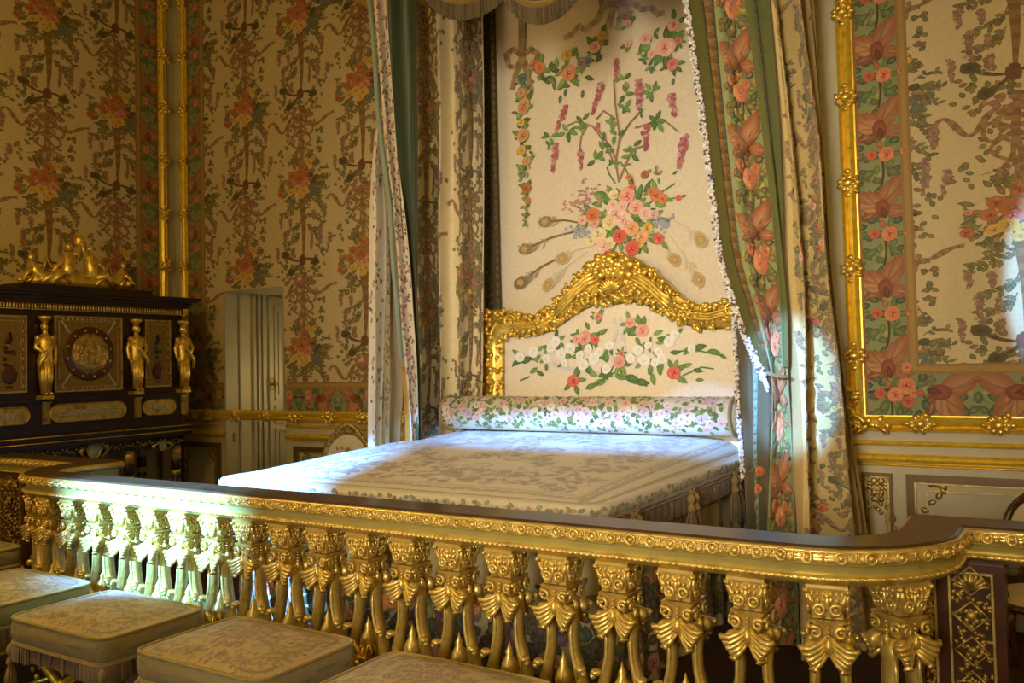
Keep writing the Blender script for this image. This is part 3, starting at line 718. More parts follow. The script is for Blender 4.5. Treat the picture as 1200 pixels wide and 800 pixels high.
# bed skirt with folds and embroidered border
def ringpath(x0,x1,y0,y1,r,n=8):
    """foot end and two sides, from back-left round the foot to back-right"""
    pts=[(x0,y1)]
    k=int((y1-y0)/.06)
    pts+=[(x0,y1-(y1-y0-r)*i/k) for i in range(1,k+1)]
    pts+=[(x0+r-r*math.cos(a),y0+r-r*math.sin(a)) for a in [PI/2*i/n for i in range(1,n+1)]]
    k=int((x1-x0)/.06)
    pts+=[(x0+r+(x1-x0-2*r)*i/k,y0) for i in range(1,k+1)]
    pts+=[(x1-r+r*math.sin(a),y0+r-r*math.cos(a)) for a in [PI/2*i/n for i in range(1,n+1)]]
    k=int((y1-y0)/.06)
    pts+=[(x1,y0+r+(y1-y0-r)*i/k) for i in range(1,k+1)]
    return pts
def arclen(pts):
    d=[0]
    for i in range(1,len(pts)): d.append(d[-1]+math.dist(pts[i],pts[i-1]))
    return d
def ringfn(path,amp=0,wl=.2,flare=0):
    d=arclen(path); tot=d[-1]
    def fn(s,z,h=0):
        s=min(max(s,0),tot-1e-4); i=max(0,min(len(path)-2,int(s/tot*(len(path)-1))))
        while d[i]>s and i>0: i-=1
        while d[i+1]<s and i<len(path)-2: i+=1
        u=(s-d[i])/(d[i+1]-d[i]); x=path[i][0]*(1-u)+path[i+1][0]*u; y=path[i][1]*(1-u)+path[i+1][1]*u
        tx,ty=path[i+1][0]-path[i][0],path[i+1][1]-path[i][1]; q=math.hypot(tx,ty); nx_,ny_=-ty/q,tx/q
        nx_,ny_=-nx_,-ny_
        # outward = away from the bed: path runs clockwise seen from above is handled by sign
        o=h+amp*math.sin(2*PI*s/wl)*(1.2-z if z<1.2 else 0)+flare*(1-z)
        return (x+nx_*o*SGN,y+ny_*o*SGN,z)
    return fn,tot
SGN=1
rp=ringpath(BX0+.06,BX1-.05,BY0+.06,BY1,.1)
fnS,tot=ringfn(rp,.018,.21)
# decide which side is outward
t_=fnS(tot/2,.5,.3)
if t_[1]>BY0+.06: SGN=-1
fnS,tot=ringfn(rp,.018,.21)
sk=MB(); sk.col=H('b5a67c'); ns=420
zs=[.0,.05,.2,.4,.6,.8,.93]
sk.add([fnS(tot*i/ns,z,0) for z in zs for i in range(ns+1)],[(r*(ns+1)+i,r*(ns+1)+i+1,(r+1)*(ns+1)+i+1,(r+1)*(ns+1)+i) for r in range(len(zs)-1) for i in range(ns)],True)
p=Pat()
DK=[H('5a2c28'),H('44301c'),H('31402a'),H('6b4a6a'),H('2f2a3c'),H('7a4638')]
s=.1
while s<tot:
    for k in range(110): p.leaf(s+rng.uniform(-.22,.22),rng.uniform(.02,.5)+.0*s,.08,.06,rng.random()*6,rng.choice(DK+DGR),1)
    for k in range(7): p.rose(s+rng.uniform(-.2,.2),rng.uniform(.05,.58),rng.uniform(.035,.06),rng.choice([COR,RED,MAU,PNK]),3,DGR,3)
    for k in range(8): p.leaf(s+rng.uniform(-.1,.1),rng.uniform(.4,.68),.06,.03,rng.random()*6,rng.choice(DGR),1)
    s+=.42
p.emit(sk,fnS,lambda q:0<q[1]<.78 and .01<q[0]<tot-.01,.004)
adopt(sk.build('bed_skirt',SILK),bed)

# bedspread: domed top, rolled edge, patterned drop, cord, fringe and tassels
spread=empty('bedspread','pale brocade bedspread with fringe and tassels laid over the royal bed','bedspread',(-3.0,4.7,1.0))
bs=MB(); bs.col=H('d2c8a8'); nx,ny=90,80
ZE=.995
def topz(x,y):
    u=(x-BX0)/(BX1-BX0)*2-1; v=(y-BY0)/(BY1-BY0); v=max(0,min(1,v)); 
    e=1-abs(u)**(5+9*v); g=1-(1-min(1,v*1.0))**6
    return ZE+.115*e*g*(.55+.45*v)+.02*(1-u*u)*g
def tfn(x,y,h=0): return (x,y,topz(x,y)+h)
rr=.12
def rnd(x,y):
    """pull grid corners at the foot into a rounded outline"""
    if y<BY0+rr:
        dy=BY0+rr-y; inset=rr-math.sqrt(max(0,rr*rr-dy*dy))
        x0,x1=BX0+inset,BX1-inset; t=(x-BX0)/(BX1-BX0); x=x0+(x1-x0)*t
    return x,y
vs=[]
for j in range(ny+1):
    for i in range(nx+1):
        x,y=rnd(BX0+(BX1-BX0)*i/nx,BY0+(BY1-BY0)*j/ny); vs.append(tfn(x,y))
bs.add(vs,[(j*(nx+1)+i,j*(nx+1)+i+1,(j+1)*(nx+1)+i+1,(j+1)*(nx+1)+i) for j in range(ny) for i in range(nx)],True)
# rolled drop band
ep=ringpath(BX0,BX1,BY0,BY1,.12)
fnE,totE=ringfn(ep)
prof=[(ZE,0),(.99,.018),(.975,.03),(.955,.032),(.935,.022),(.925,.01)]
ns=500
bs.add([fnE(totE*i/ns,z,o) for z,o in prof for i in range(ns+1)],[(r*(ns+1)+i,r*(ns+1)+i+1,(r+1)*(ns+1)+i+1,(r+1)*(ns+1)+i) for r in range(len(prof)-1) for i in range(ns)],True)
p=Pat()
DM=[H('b0a07c'),H('a48e68'),H('9c967a'),H('b08e6c'),H('9a8a66'),H('a8a488')]
# damask scrolls on the top
for k in range(2000):
    x=rng.uniform(BX0+.22,BX1-.22); y=rng.uniform(BY0+.2,BY1-.1)
    dens=math.sin(x*7.5)*math.sin(y*6.5)+.35*math.sin(x*15+y*9)
    edge=min(x-BX0,BX1-x,y-BY0)
    if dens>.05 or edge<.5: 
        c=rng.choice(DM); a=rng.uniform(0,6.28)
        if rng.random()<.3: p.blob(x,y,.03,.026,0,mix(c,m.col,.2),mix(c,H('b07858'),.4),7,3)
        p.leaf(x,y,rng.uniform(.03,.075),.022,a,c,2)
for k in range(70):
    x=rng.uniform(BX0+.3,BX1-.3); y=rng.uniform(BY0+.3,BY1-.3); c=rng.choice(DM)
    pts=[(x+.12*t*math.cos(t*5+k),y+.12*t*math.sin(t*5+k)) for t in [i/9 for i in range(10)]]; p.strip(pts,.012,c,2)
# trim bands following the edge
for off,w,c,l in ((.15,.028,H('c8b988'),3),(.03,.016,H('b59a48'),3)):
    q=[]
    for s in range(0,201):
        P=fnE(totE*s/200,1,-off); q.append((P[0],P[1]))
    p.strip(q,w,c,l)
s=0
while s<totE:
    P=fnE(s,1,-.09); Q=fnE(s+.03,1,-.09); a=math.atan2(Q[1]-P[1],Q[0]-P[0])
    p.leaf(P[0],P[1],.05,.03,a+rng.uniform(.4,1.2),H('a8966e'),3); p.leaf(P[0],P[1],.045,.03,a+rng.uniform(2,2.8),H('b3a27c'),3); s+=.06
p.emit(bs,lambda x,y,h:tfn(x,y,h),lambda q:BX0+.008<q[0]<BX1-.008 and BY0+.008<q[1]<BY1,.001,.0004)
p=Pat(); s=.02
while s<totE-.02:
    p.leaf(s,rng.uniform(.94,.985),.035,.022,rng.random()*6,rng.choice([H('9aa58e'),H('8a8a6a'),H('b09a86'),H('7c8878'),H('8c7c64')]),1); s+=.012
p.emit(bs,lambda s_,z,h:fnE(s_,z,.03+h),lambda q:.928<q[1]<.994,.002)
top_o=bs.build('spread',BROC); adopt(top_o,spread)
def cordline(path,r,n=6): mm=MB(); mm.tube(path,r,n,True); return mm
cd=cordline([fnE(totE*i/260,.925,.02) for i in range(261)],.013); cd.c=[H('8a6c2e')]*len(cd.v); cm=cd.build('cord',TRIM); adopt(cm,spread)
def fringe_mesh(fn,tot,z1,z0,step,cols,amp=.012,base=.01,r=.006):
    mm=MB(); s=step/2; i=0
    while s<tot:
        mm.col=cols[i%len(cols)] if rng.random()<.75 else rng.choice(cols)
        mm.tube([fn(s,z1,base),fn(s+rng.uniform(-.003,.003),(z1+z0)/2,base+amp*rng.uniform(.3,1)),fn(s+rng.uniform(-.005,.005),z0+rng.uniform(-.006,.006),base+amp*rng.uniform(.2,1))],[r*.8,r*1.1,r],4,True); s+=step;i+=1
    return mm
FC=[H('8d7660'),H('7a5f50'),H('a08c72'),H('6e5a48'),H('8f7a74')]
fm=fringe_mesh(fnE,totE,.925,.80,.011,FC,.008,.008,.0062); 
fm.col=H('8a7462'); fm.add([fnE(totE*i/400,z,.003) for z in (.925,.82) for i in range(401)],[(i,i+1,402+i,401+i) for i in range(400)],True)
for zz,c in ((.915,H('a5895c')),(.90,H('8f6f6a'))):
    q=MB(); q.tube([fnE(totE*i/260,zz,.016) for i in range(261)],.008,5); q.c=[c]*len(q.v); fm.merge(q)
fo=fm.build('fringe',TRIM); adopt(fo,spread)
def tassel(mm,x,y,z,sc,cols):
    mm.col=cols[0]; mm.lathe([(.004,0),(.014*1,-.012),(.02,-.03),(.014,-.05),(.008,-.056),(.016,-.07),(.022,-.09),(.012,-.1)],(x,y,z),10,sc,sc)
    for k in range(16):
        a=2*PI*k/16; mm.col=cols[1+k%(len(cols)-1)]
        mm.tube([(x+.008*sc*math.cos(a),y+.008*sc*math.sin(a),z-.095),(x+.022*sc*math.cos(a),y+.022*sc*math.sin(a),z-.15),(x+.026*sc*math.cos(a),y+.026*sc*math.sin(a),z-.22*sc)],[.004*sc,.005*sc,.005*sc],4)
TC=[H('9a7c40'),H('7a6238'),H('8f7748'),H('63503a')]
for s in [totE*(i+.5)/9 for i in range(9)]+[BY1-BY0-.7]:
    P=fnE(s,.9,.03); mm=MB(); mm.tube([fnE(s-.05,.92,.03),P,fnE(s+.05,.92,.03)],.01,6); mm.c=[H('9a7c40')]*len(mm.v)
    for d in (-.035,.035):
        q=fnE(s+d,.89,.035); tassel(mm,q[0],q[1],.90,1.25,TC)
    t_=mm.build('tassel',TRIM); adopt(t_,spread)

# bolster
bol=MB(); bol.col=H('d8d0b4'); x0,x1=-4.06,-1.72; cy_,cz_,rb=5.60,1.262,.135
fnB=lambda s,a,h=0:(s,cy_-(rb+h)*math.cos(a)*1.0,cz_+(rb+h)*math.sin(a)*.95)
na=28; xs=[x0+(x1-x0)*i/60 for i in range(61)]
def rad(x):
    d=min(x-x0,x1-x); return 1 if d>.06 else .72+.28*math.sqrt(max(0,1-(1-d/.06)**2))
bol.add([(x,cy_-rb*rad(x)*math.cos(2*PI*j/na),cz_+rb*rad(x)*.95*math.sin(2*PI*j/na)) for x in xs for j in range(na)],[(i*na+j,(i+1)*na+j,(i+1)*na+(j+1)%na,i*na+(j+1)%na) for i in range(60) for j in range(na)]+[tuple(range(na)),tuple(60*na+j for j in range(na-1,-1,-1))],True)
p=Pat()
for k in range(420):
    s=rng.uniform(x0+.05,x1-.05); a=rng.uniform(-.9,1.5)*rb
    p.leaf(s,a,.045,.03,rng.random()*6,rng.choice(GRN+[H('8a9a70'),H('a9b08a'),H('5b6b4a')]),1)
for k in range(110):
    s=rng.uniform(x0+.06,x1-.06); a=rng.uniform(-.8,1.2)*rb
    pal=rng.choice([(H('ead6cc'),H('d4a292'),H('b8705f')),(H('efe6d6'),H('ded2bc'),H('7a3a34')),(H('ddc8c4'),H('c8b0a8'),H('5c2830')),(H('ecdccb'),H('dbb39c'),H('c27a5c'))])
    p.rose(s,a,rng.uniform(.028,.045),pal,2,GRN,3)
p.emit(bol,lambda s,a,h:fnB(s,a/rb,h),None,.0015)
bo=empty('bolster','floral bolster pillow lying against the gilt headboard','pillow',((x0+x1)/2,cy_,cz_-rb))
adopt(bol.build('bolster_cover',SILK),bo)
for x in (x0+.03,x1-.03):
    mm=MB(); mm.tube([(x,cy_-rb*1.0*math.cos(2*PI*j/24),cz_+rb*.95*math.sin(2*PI*j/24)) for j in range(24)],.012,6,closed=True)
    mm.c=[H('a08a58')]*len(mm.v); adopt(mm.build('piping',TRIM),bo)
# ================================================================== BED CURTAINS AND CANOPY
def crom(P,t):
    n=len(P)-1; i=min(int(t),n-1); u=t-i
    a=P[max(i-1,0)];b=P[i];c=P[i+1];d=P[min(i+2,n)]
    return (b*2+(c-a)*u+(a*2-b*5+c*4-d)*u*u+(b*3-a-c*3+d)*u*u*u)*.5
class Sheet:
    """a hanging cloth between two edge curves (top to bottom) with soft vertical folds"""
    def __init__(s,rows,cloth,nf,amp,phase=0,wob=.25):
        s.Lp=[at(r[1],r[0],'y',r[2]) for r in rows]; s.Rp=[at(r[3],r[0],'y',r[4]) for r in rows]
        d=[0]
        for i in range(1,len(rows)): d.append(d[-1]+((s.Lp[i]-s.Lp[i-1]).length+(s.Rp[i]-s.Rp[i-1]).length)/2)
        s.d=d; s.H=d[-1]; s.W=cloth; s.nf=nf; s.amp=amp; s.ph=phase; s.wob=wob
    def base(s,u,t):
        i=0
        while i<len(s.d)-2 and s.d[i+1]<t: i+=1
        k=i+(t-s.d[i])/(s.d[i+1]-s.d[i]); k=max(0,min(len(s.d)-1-1e-6,k))
        return crom(s.Lp,k),crom(s.Rp,k)
    def pt(s,S,t,h=0):
        u=S/s.W; t=max(0,min(s.H,t)); a,b=s.base(u,t)
        dr=b-a; n=Vector((dr.y,-dr.x,0)); 
        if n.length<1e-5: n=Vector((0,-1,0))
        n.normalize()
        ch=dr.length; am=min(s.amp,ch*.35/max(1,s.nf)*1.6)
        w=u*s.nf*2*PI+s.ph+s.wob*math.sin(t*1.9+s.ph)+s.wob*.6*math.sin(t*4.3+u*5)
        f=math.sin(w)+.22*math.sin(2*w+1+t)
        lat=.5*math.cos(w)*am*.6
        p=a+dr*u+dr.normalized()*lat*(1 if 0.02<u<.98 else 0)+n*am*f
        if h:
            # outward normal of the fold
            e=.004; df=(math.cos(w)*s.nf*2*PI/max(.02,ch))*am
            nn=(n-dr.normalized()*df); nn.normalize(); p=p+nn*h
        return p
    def grid(s,mb,nu,nv,col,h=0):
        mb.col=col
        mb.add([s.pt(s.W*i/nu,s.H*j/nv,h) for j in range(nv+1) for i in range(nu+1)],[(j*(nu+1)+i,(j+1)*(nu+1)+i,(j+1)*(nu+1)+i+1,j*(nu+1)+i+1) for j in range(nv) for i in range(nu)],True)
    def decorate(s,mb,p,h0=.003,hl=.0008,sub=True):
        p.emit(mb,lambda x,y,h:s.pt(x,y,h),lambda q:.002<q[0]<s.W-.002 and .0<q[1]<s.H,h0,hl)
def edge_fringe(sh,side,cols,r=.016,step=.022,out=.012,t0=0,t1=None):
    mm=MB(); t=t0; t1=t1 or sh.H
    while t<t1:
        P=sh.pt(0 if side=='l' else sh.W,t,.006); sg=-1 if side=='l' else 1
        for k in range(3):
            mm.col=rng.choice(cols); mm.blob(P+Vector((sg*rng.uniform(-.3,1.2)*out,rng.uniform(-.012,.004),rng.uniform(-.008,.008))),(r*rng.uniform(.6,1.1),r*.7,r*rng.uniform(.5,1)),Matrix.Rotation(rng.random()*3,3,'Y'),5,4)
        t+=step
    return mm
def solid(o,th=.004):
    md=o.modifiers.new('thickness','SOLIDIFY'); md.thickness=th; md.offset=-1
    return o
CREAM=H('d8cba2'); OLIVE=H('6f7038'); GREENL=H('5c7048'); SAGE2=H('7f8a5c')
FW_=[H('e9e8e4'),H('d8d8d6'),H('f2f0ea'),H('c8c4c4'),H('8f5a5e'),H('e4e2e0'),H('4d5560'),H('dedcd8'),H('efece6')]
# ---------------- right curtain
rc=empty('bed_curtain','right bed curtain with rose border and white tufted edge, drawn back','curtain',(-1.45,5.2,0))
T=-150
# printed outer cloth
sD=Sheet([(T,882,5.15,928,5.3),(0,898,5.15,944,5.3),(150,911,5.15,956,5.35),(290,917,5.15,962,5.4),(370,921,5.12,970,5.4),(450,923,5.08,982,5.4),(530,924,5.02,992,5.4),(600,925,4.98,1003,5.4),(680,925,4.95,1016,5.4),(800,925,4.95,1030,5.4)],.8,1.55,.10,.9)
m=MB(); sD.grid(m,110,110,H('ccb274'))
p=Pat(); 
for i,x in enumerate((.2,.6)):
    y=.1+.8*(i%2)
    while y<sD.H+1:
        for c,ps,a,b,l in COLU.e: p.e.append(((x+c[0]*.55,y-c[1]*.62),[(x+t[0]*.55,y-t[1]*.62) for t in ps],mix(a,CREAM,.25),mix(b,CREAM,.2),l))
        y+=1.12
for k in range(150):
    x,y=rng.uniform(0,sD.W),rng.uniform(0,sD.H); p.leaf(x,y,.04,.026,rng.random()*6,rng.choice(DGR+BRN+GRN),1)
for k in range(80): p.rose(rng.uniform(.03,sD.W-.03),rng.uniform(0,sD.H),.03,rng.choice([PNK,RED,COR]),2,GRN,3)
sD.decorate(m,p); solid(adopt(m.build('printed_panel',SILK),rc))
# dark return edge at the far right
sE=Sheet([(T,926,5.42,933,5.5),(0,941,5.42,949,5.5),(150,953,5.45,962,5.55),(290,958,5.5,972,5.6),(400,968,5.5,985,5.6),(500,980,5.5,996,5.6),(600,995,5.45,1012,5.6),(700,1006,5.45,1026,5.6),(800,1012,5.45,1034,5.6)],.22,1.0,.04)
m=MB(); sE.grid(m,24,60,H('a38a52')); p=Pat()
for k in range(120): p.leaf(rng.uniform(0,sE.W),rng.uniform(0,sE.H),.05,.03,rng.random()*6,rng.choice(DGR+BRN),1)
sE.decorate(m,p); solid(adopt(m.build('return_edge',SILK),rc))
# rose border strip
sB=Sheet([(T,822,5.0,852,5.05),(0,836,5.0,876,5.06),(150,850,5.0,895,5.08),(290,866,5.0,912,5.08),(360,883,5.0,919,5.08),(425,900,5.02,921,5.06),(450,903,5.02,922,5.06),(520,902,5.05,926,5.1),(600,899,5.05,930,5.1),(700,896,5.05,934,5.1),(800,893,5.05,936,5.1)],.34,.9,.03,1.2,.15)
m=MB(); sB.grid(m,40,110,H('8d9260')); p=Pat()
BIG=Pat()
for c,ps,a,b,l in BORU.e: BIG.e.append((c,ps,a,b,l))
y=.2
while y<sB.H:
    for c,ps,a,b,l in BORU.e: p.e.append(((.17+c[0]*1.15,y-c[1]*1.05),[(.17+t[0]*1.15,y-t[1]*1.05) for t in ps],mix(a,(.8,.36,.16),.22),mix(b,(.7,.3,.12),.12),l))
    p.rose(.17,y+.15,.07,(H('eab08a'),H('d9804e'),H('b04a28')),5,[H('9aa03c'),H('848c30'),H('6a7a30')],6); p.rose(.1,y+.08,.045,COR,2,GRN,6); p.rose(.23,y+.09,.04,COR,2,GRN,6)
    for k in range(12): p.leaf(.17+rng.uniform(-.14,.14),y+.22+rng.uniform(-.1,.1),.08,.05,rng.random()*6,rng.choice([H('a0a444'),H('8a9038'),H('57692c'),H('3f5022')]),5)
    y+=.5
sB.decorate(m,p); solid(adopt(m.build('rose_border',SILK),rc))
# braid between olive lining and border
sA=Sheet([(T,786,4.97,822,5.0),(0,806,4.97,836,5.0),(150,827,4.97,851,5.0),(290,845,4.97,868,5.0),(350,860,4.96,884,5.0),(385,872,4.96,893,5.0),(415,886,4.97,900,5.0),(440,898,4.98,904,5.0)],.16,.5,.018,.3,.05)
m=MB(); sA.grid(m,20,60,H('5a5728')); 
p=Pat(); p.strip([(sA.W-.03,sA.H*i/80) for i in range(81)],.05,H('7a5a24'),2,H('8f6e34')); p.strip([(sA.W-.065,sA.H*i/80) for i in range(81)],.012,H('4a4620'),3)
sA.decorate(m,p); solid(adopt(m.build('olive_lining',TRIM),rc))
fr1=edge_fringe(sA,'l',FW_,.012,.0085,.02); fro=adopt(fr1.build('tufted_fringe',TRIM),rc)
# green band
sC=Sheet([(T,846,5.04,884,5.12),(0,872,5.02,900,5.1),(150,892,5.02,913,5.1),(290,909,5.02,918,5.1),(360,916,5.0,922,5.08),(430,918,5.0,923,5.08)],.12,1.0,.02)
m=MB(); sC.grid(m,16,50,H('66693a')); p=Pat(); p.strip([(.06,sC.H*i/50) for i in range(51)],.012,H('3f4724'),1); sC.decorate(m,p); solid(adopt(m.build('green_band',TRIM),rc))
# inner fall lit from the window, below the drawn edge
sF=Sheet([(372,864,5.10,893,5.02),(430,867,5.12,899,5.02),(480,870,5.14,898,5.03),(525,874,5.14,896,5.05),(600,878,5.14,898,5.06),(700,880,5.14,900,5.06),(800,881,5.14,900,5.06)],.3,1.5,.03,2.0)
m=MB(); sF.grid(m,36,60,H('5e553a')); p=Pat()
p.strip([(.2,sF.H*i/40) for i in range(41)],.05,H('7f9a88'),1); 
for k in range(16): p.rose(rng.uniform(.03,.27),rng.uniform(.9,sF.H),.035,COR,3,DGR,3)
sF.decorate(m,p); solid(adopt(m.build('inner_fall',SILK),rc))
fr2=edge_fringe(sF,'l',FW_,.011,.009,.014,0,.95); adopt(fr2.build('tufted_fringe',TRIM),rc)
fr3=MB()
for k in range(230):
    t=k/229; P=at(869+27*t+rng.uniform(-3,2),385+62*t+rng.uniform(-2,2),'y',4.97); fr3.col=rng.choice(FW_); fr3.blob(P,(rng.uniform(.005,.01),.008,rng.uniform(.005,.009)),Matrix.Rotation(rng.random()*3,3,'Y'),5,4)
for k in range(40):
    t=k/39; P=at(897+3*t+rng.uniform(-2,2),446+12*t,'y',4.97); fr3.col=rng.choice(FW_); fr3.blob(P,(.007,.008,.007),None,5,4)
adopt(fr3.build('tufted_fringe',TRIM),rc)
# tie-back cord
m=MB(); m.col=H('8a6d32'); a=at(899,436,'y',4.97); b=at(924,441,'y',4.97)
m.tube([a,(a+b)/2+Vector((0,-.03,-.01)),b],.009,6); adopt(m.build('tieback',TRIM),rc)

# ---------------- left curtains
lc=empty('bed_curtain','left outer bed curtain with green lining and white speckled edge','curtain',(-4.3,5.1,0))
s1=Sheet([(T,446,5.0,484,5.05),(0,455,5.0,487,5.05),(100,459,5.0,488,5.05),(250,469,5.0,489,5.05),(350,480,5.0,490,5.05),(440,486,5.0,491,5.05),(520,487,5.0,492,5.05)],.3,1.5,.04,.5)
m=MB(); s1.grid(m,36,60,H('47522f')); solid(adopt(m.build('green_lining',TRIM),lc))
s2=Sheet([(T,424,4.92,440,4.97),(0,438,4.92,452,4.97),(100,446,4.92,459,4.97),(180,452,4.92,465,4.97),(250,460,4.92,474,4.97),(310,466,4.92,480,4.97),(370,469,4.92,484,4.97),(430,475,4.92,488,4.97),(500,480,4.95,490,5.0),(560,482,4.95,492,5.0)],.16,.9,.018,.6,.1)
m=MB(); s2.grid(m,20,90,H('cdbfa6')); p=Pat()
for k in range(420): p.leaf(rng.uniform(0,s2.W),rng.uniform(0,s2.H),.03,.02,rng.random()*6,rng.choice([H('6f5040'),H('8a5a50'),H('57613a'),H('a3766a'),H('c9b8a8'),H('3f3a2c')]),1)
for k in range(60): p.rose(rng.uniform(.01,s2.W-.01),rng.uniform(0,s2.H),.018,rng.choice([PNK,RED,MAU]),1,GRN,2)
s2.decorate(m,p); solid(adopt(m.build('speckled_edge',SILK),lc))
m=MB(); m.col=H('8a967c'); pts=[at(x,y,'y',4.9) for x,y in ((414,T),(433,0),(439,60),(443,132),(449,180),(457,240),(461,312),(466,360),(470,420))]
m.tube(pts,.018,7); adopt(m.build('green_piping',TRIM),lc)
s3=Sheet([(150,441,5.0,447,5.03),(200,435,4.98,448,5.02),(290,432,4.95,452,5.02),(400,432,4.95,450,5.02),(480,431,4.95,448,5.02),(540,431,4.95,448,5.02),(640,430,4.95,448,5.02),(760,430,4.95,448,5.02)],.3,.8,.04,-.6)
m=MB(); s3.grid(m,36,70,H('ddd0b4')); p=Pat()
for k in range(110): p.leaf(rng.uniform(0,s3.W),rng.uniform(0,s3.H),.04,.028,rng.random()*6,rng.choice(GRN+[H('8f9a4a'),H('7a5038')]),1)
for k in range(16): p.rose(rng.uniform(.02,s3.W-.02),rng.uniform(0,s3.H),.026,PNK,2,GRN,3)
s3.decorate(m,p); solid(adopt(m.build('floral_fold',SILK),lc))
s4=Sheet([(190,447,5.03,453,5.12),(290,451,5.05,462,5.15),(380,451,5.05,468,5.15),(450,450,5.05,472,5.15),(520,448,5.05,468,5.15),(640,447,5.05,470,5.15),(760,447,5.05,470,5.15)],.24,1.0,.03)
m=MB(); s4.grid(m,24,50,H('a08c62')); p=Pat()
for k in range(200): p.leaf(rng.uniform(0,.05),rng.uniform(0,s4.H),.03,.02,rng.random()*6,rng.choice([H('6f5040'),H('57613a'),H('3f3a2c')]),1)
s4.decorate(m,p); solid(adopt(m.build('beige_lining',SILK),lc))
s5=Sheet([(430,470,5.1,484,5.1),(460,474,5.05,488,5.05),(520,476,5.05,490,5.05),(640,476,5.05,490,5.05),(760,476,5.05,490,5.05)],.12,.6,.02)
m=MB(); s5.grid(m,14,30,H('b08a2c')); solid(adopt(m.build('yellow_lining',SILK),lc))

lc2=empty('bed_curtain','left inner bed curtain of ribbon and bouquet silk hanging straight beside the headboard','curtain',(-4.2,5.6,0))
s6=Sheet([(T,478,5.55,566,5.72),(0,486,5.55,567,5.72),(150,489,5.55,569,5.72),(300,491,5.55,569,5.72),(450,494,5.52,567,5.72),(520,494,5.5,562,5.7),(640,494,5.5,560,5.7),(760,494,5.5,560,5.7)],1.15,3.1,.05,1.1,.2)
m=MB(); s6.grid(m,150,110,H('e0d0a2')); p=Pat()
for i,x in enumerate((.13,.88)):
    y=[.3,.05][i]
    while y<s6.H+1:
        for c,ps,a,b,l in COLU.e: p.e.append(((x+c[0]*.85,y-c[1]*.9),[(x+t[0]*.85,y-t[1]*.9) for t in ps],mix(a,CREAM,.15),mix(b,CREAM,.12),l))
        y+=1.62
for k in range(120): p.leaf(rng.uniform(0,s6.W),rng.uniform(0,s6.H),.04,.026,rng.random()*6,rng.choice(DGR+GRN),1)
s6.decorate(m,p); solid(adopt(m.build('printed_panel',SILK),lc2))

# ---------------- canopy above (only its scalloped valance dips into view)
can=empty('bed_canopy','scalloped canopy valance with deep bullion fringe hanging above the bed','canopy',(-2.7,5.0,4.0))
sc_=[(345,432,-14,4.75),(492,600,2,4.7),(588,680,6,4.6),(680,800,-60,4.55),(800,930,-95,4.6)]
for (a,b,yb,Y) in sc_:
    m=MB(); f=MB(); g=MB()
    A=at(a,yb-40,'y',Y); B=at(b,yb-40,'y',Y); low=at((a+b)/2,yb+4,'y',Y); w=B-A; dep=(A.z+B.z)/2-low.z+.0
    n=26; m.col=H('5c4a26'); m.m=0
    P=lambda t,v,o=0: A+w*t+Vector((0,-o-.05*math.sin(PI*t),-dep*v*math.sin(PI*t)**.6+.5*(1-v)))
    m.add([P(i/n,j/6) for j in range(7) for i in range(n+1)],[(j*(n+1)+i,(j+1)*(n+1)+i,(j+1)*(n+1)+i+1,j*(n+1)+i+1) for j in range(6) for i in range(n)],True)
    for k in range(80):
        t=rng.uniform(.1,.9); v=rng.uniform(.5,.97); q=P(t,v,.012); m.col=rng.choice([H('7c6230'),H('6a4228'),H('50502a'),H('8a7444')]); m.blob(q,(.02,.006,.014),Matrix.Rotation(rng.random()*3,3,'Y'),5,4)
    g.tube([P(i/n,1,.02) for i in range(n+1)],.02,6); g.tube([P(i/n,.93,.02) for i in range(n+1)],.01,6)
    for i in range(110):
        t=i/109; q=P(t,1,.015); f.col=rng.choice([H('54462a'),H('463a22'),H('635432'),H('5c5038')])
        f.tube([q,q+Vector((0,-.01*rng.random(),-.07)),q+Vector((rng.uniform(-.004,.004),0,-.125+.01*rng.random()))],[.006,.008,.006],4,False)
    g.c=[H('7c6424')]*len(g.v)
    vo=adopt(m.build('valance_scallop',SILK),can); adopt(g.build('gold_braid',TRIM),vo); adopt(f.build('bullion_fringe',TRIM),vo)
    for ch in vo.children: ch.matrix_parent_inverse=Matrix.Identity(4)
m=MB(); a=at(345,-60,'y',4.75); b=at(930,-140,'y',4.6)
m.box(-4.6,-1.1,4.72,5.9,4.55,4.75); m.box(-4.66,-1.04,4.66,5.9,4.75,4.85); m.box(-4.72,-.98,4.6,5.9,4.85,4.9)
adopt(m.build('canopy_cornice',GOLD),can)
# ================================================================== JEWEL CABINET (left wall)
XC=-7.1
def cy(px,py=400): return at(px,py,'x',XC).y
def cz(px,py): return at(px,py,'x',XC).z
YC=cy(103); HW=cy(219)-YC     # centre and half width
cab=empty('jewel_cabinet','dark mahogany jewel cabinet with gilt figures, round medallion and inlaid panels by the left wall','cabinet',(-7.45,YC,0))
ZT=cz(218,350)            # top of cornice
zP1=cz(103,371); zP0=cz(103,458); zD1=cz(103,472); zD0=cz(103,492); zM=cz(103,512)
def cbox(m,a,b,z0,z1,d0=0,d1=.02): m.box(XC+d0,XC+d1,YC+a,YC+b,z0,z1)
m=MB(); m.box(XL+.05,XC,YC-HW+.05,YC+HW-.05,zM-.04,ZT-.1)
for s in (-1,1):
    m.box(XL+.08,XC-.02,YC+s*(HW-.06)-.03,YC+s*(HW-.06)+.03,zM-.1,zM)
body=m.build('carcass',EBONY); adopt(body,cab)
m=MB()
for i,(z,h,o) in enumerate(((ZT-.10,.025,.03),(ZT-.075,.03,.05),(ZT-.045,.02,.085),(ZT-.025,.025,.11))): m.box(XL+.03,XC+o,YC-HW-o+.03,YC+HW+o-.03,z,z+h)
m.box(XL+.1,XC+.04,YC-.62,YC+.62,ZT,ZT+.05)
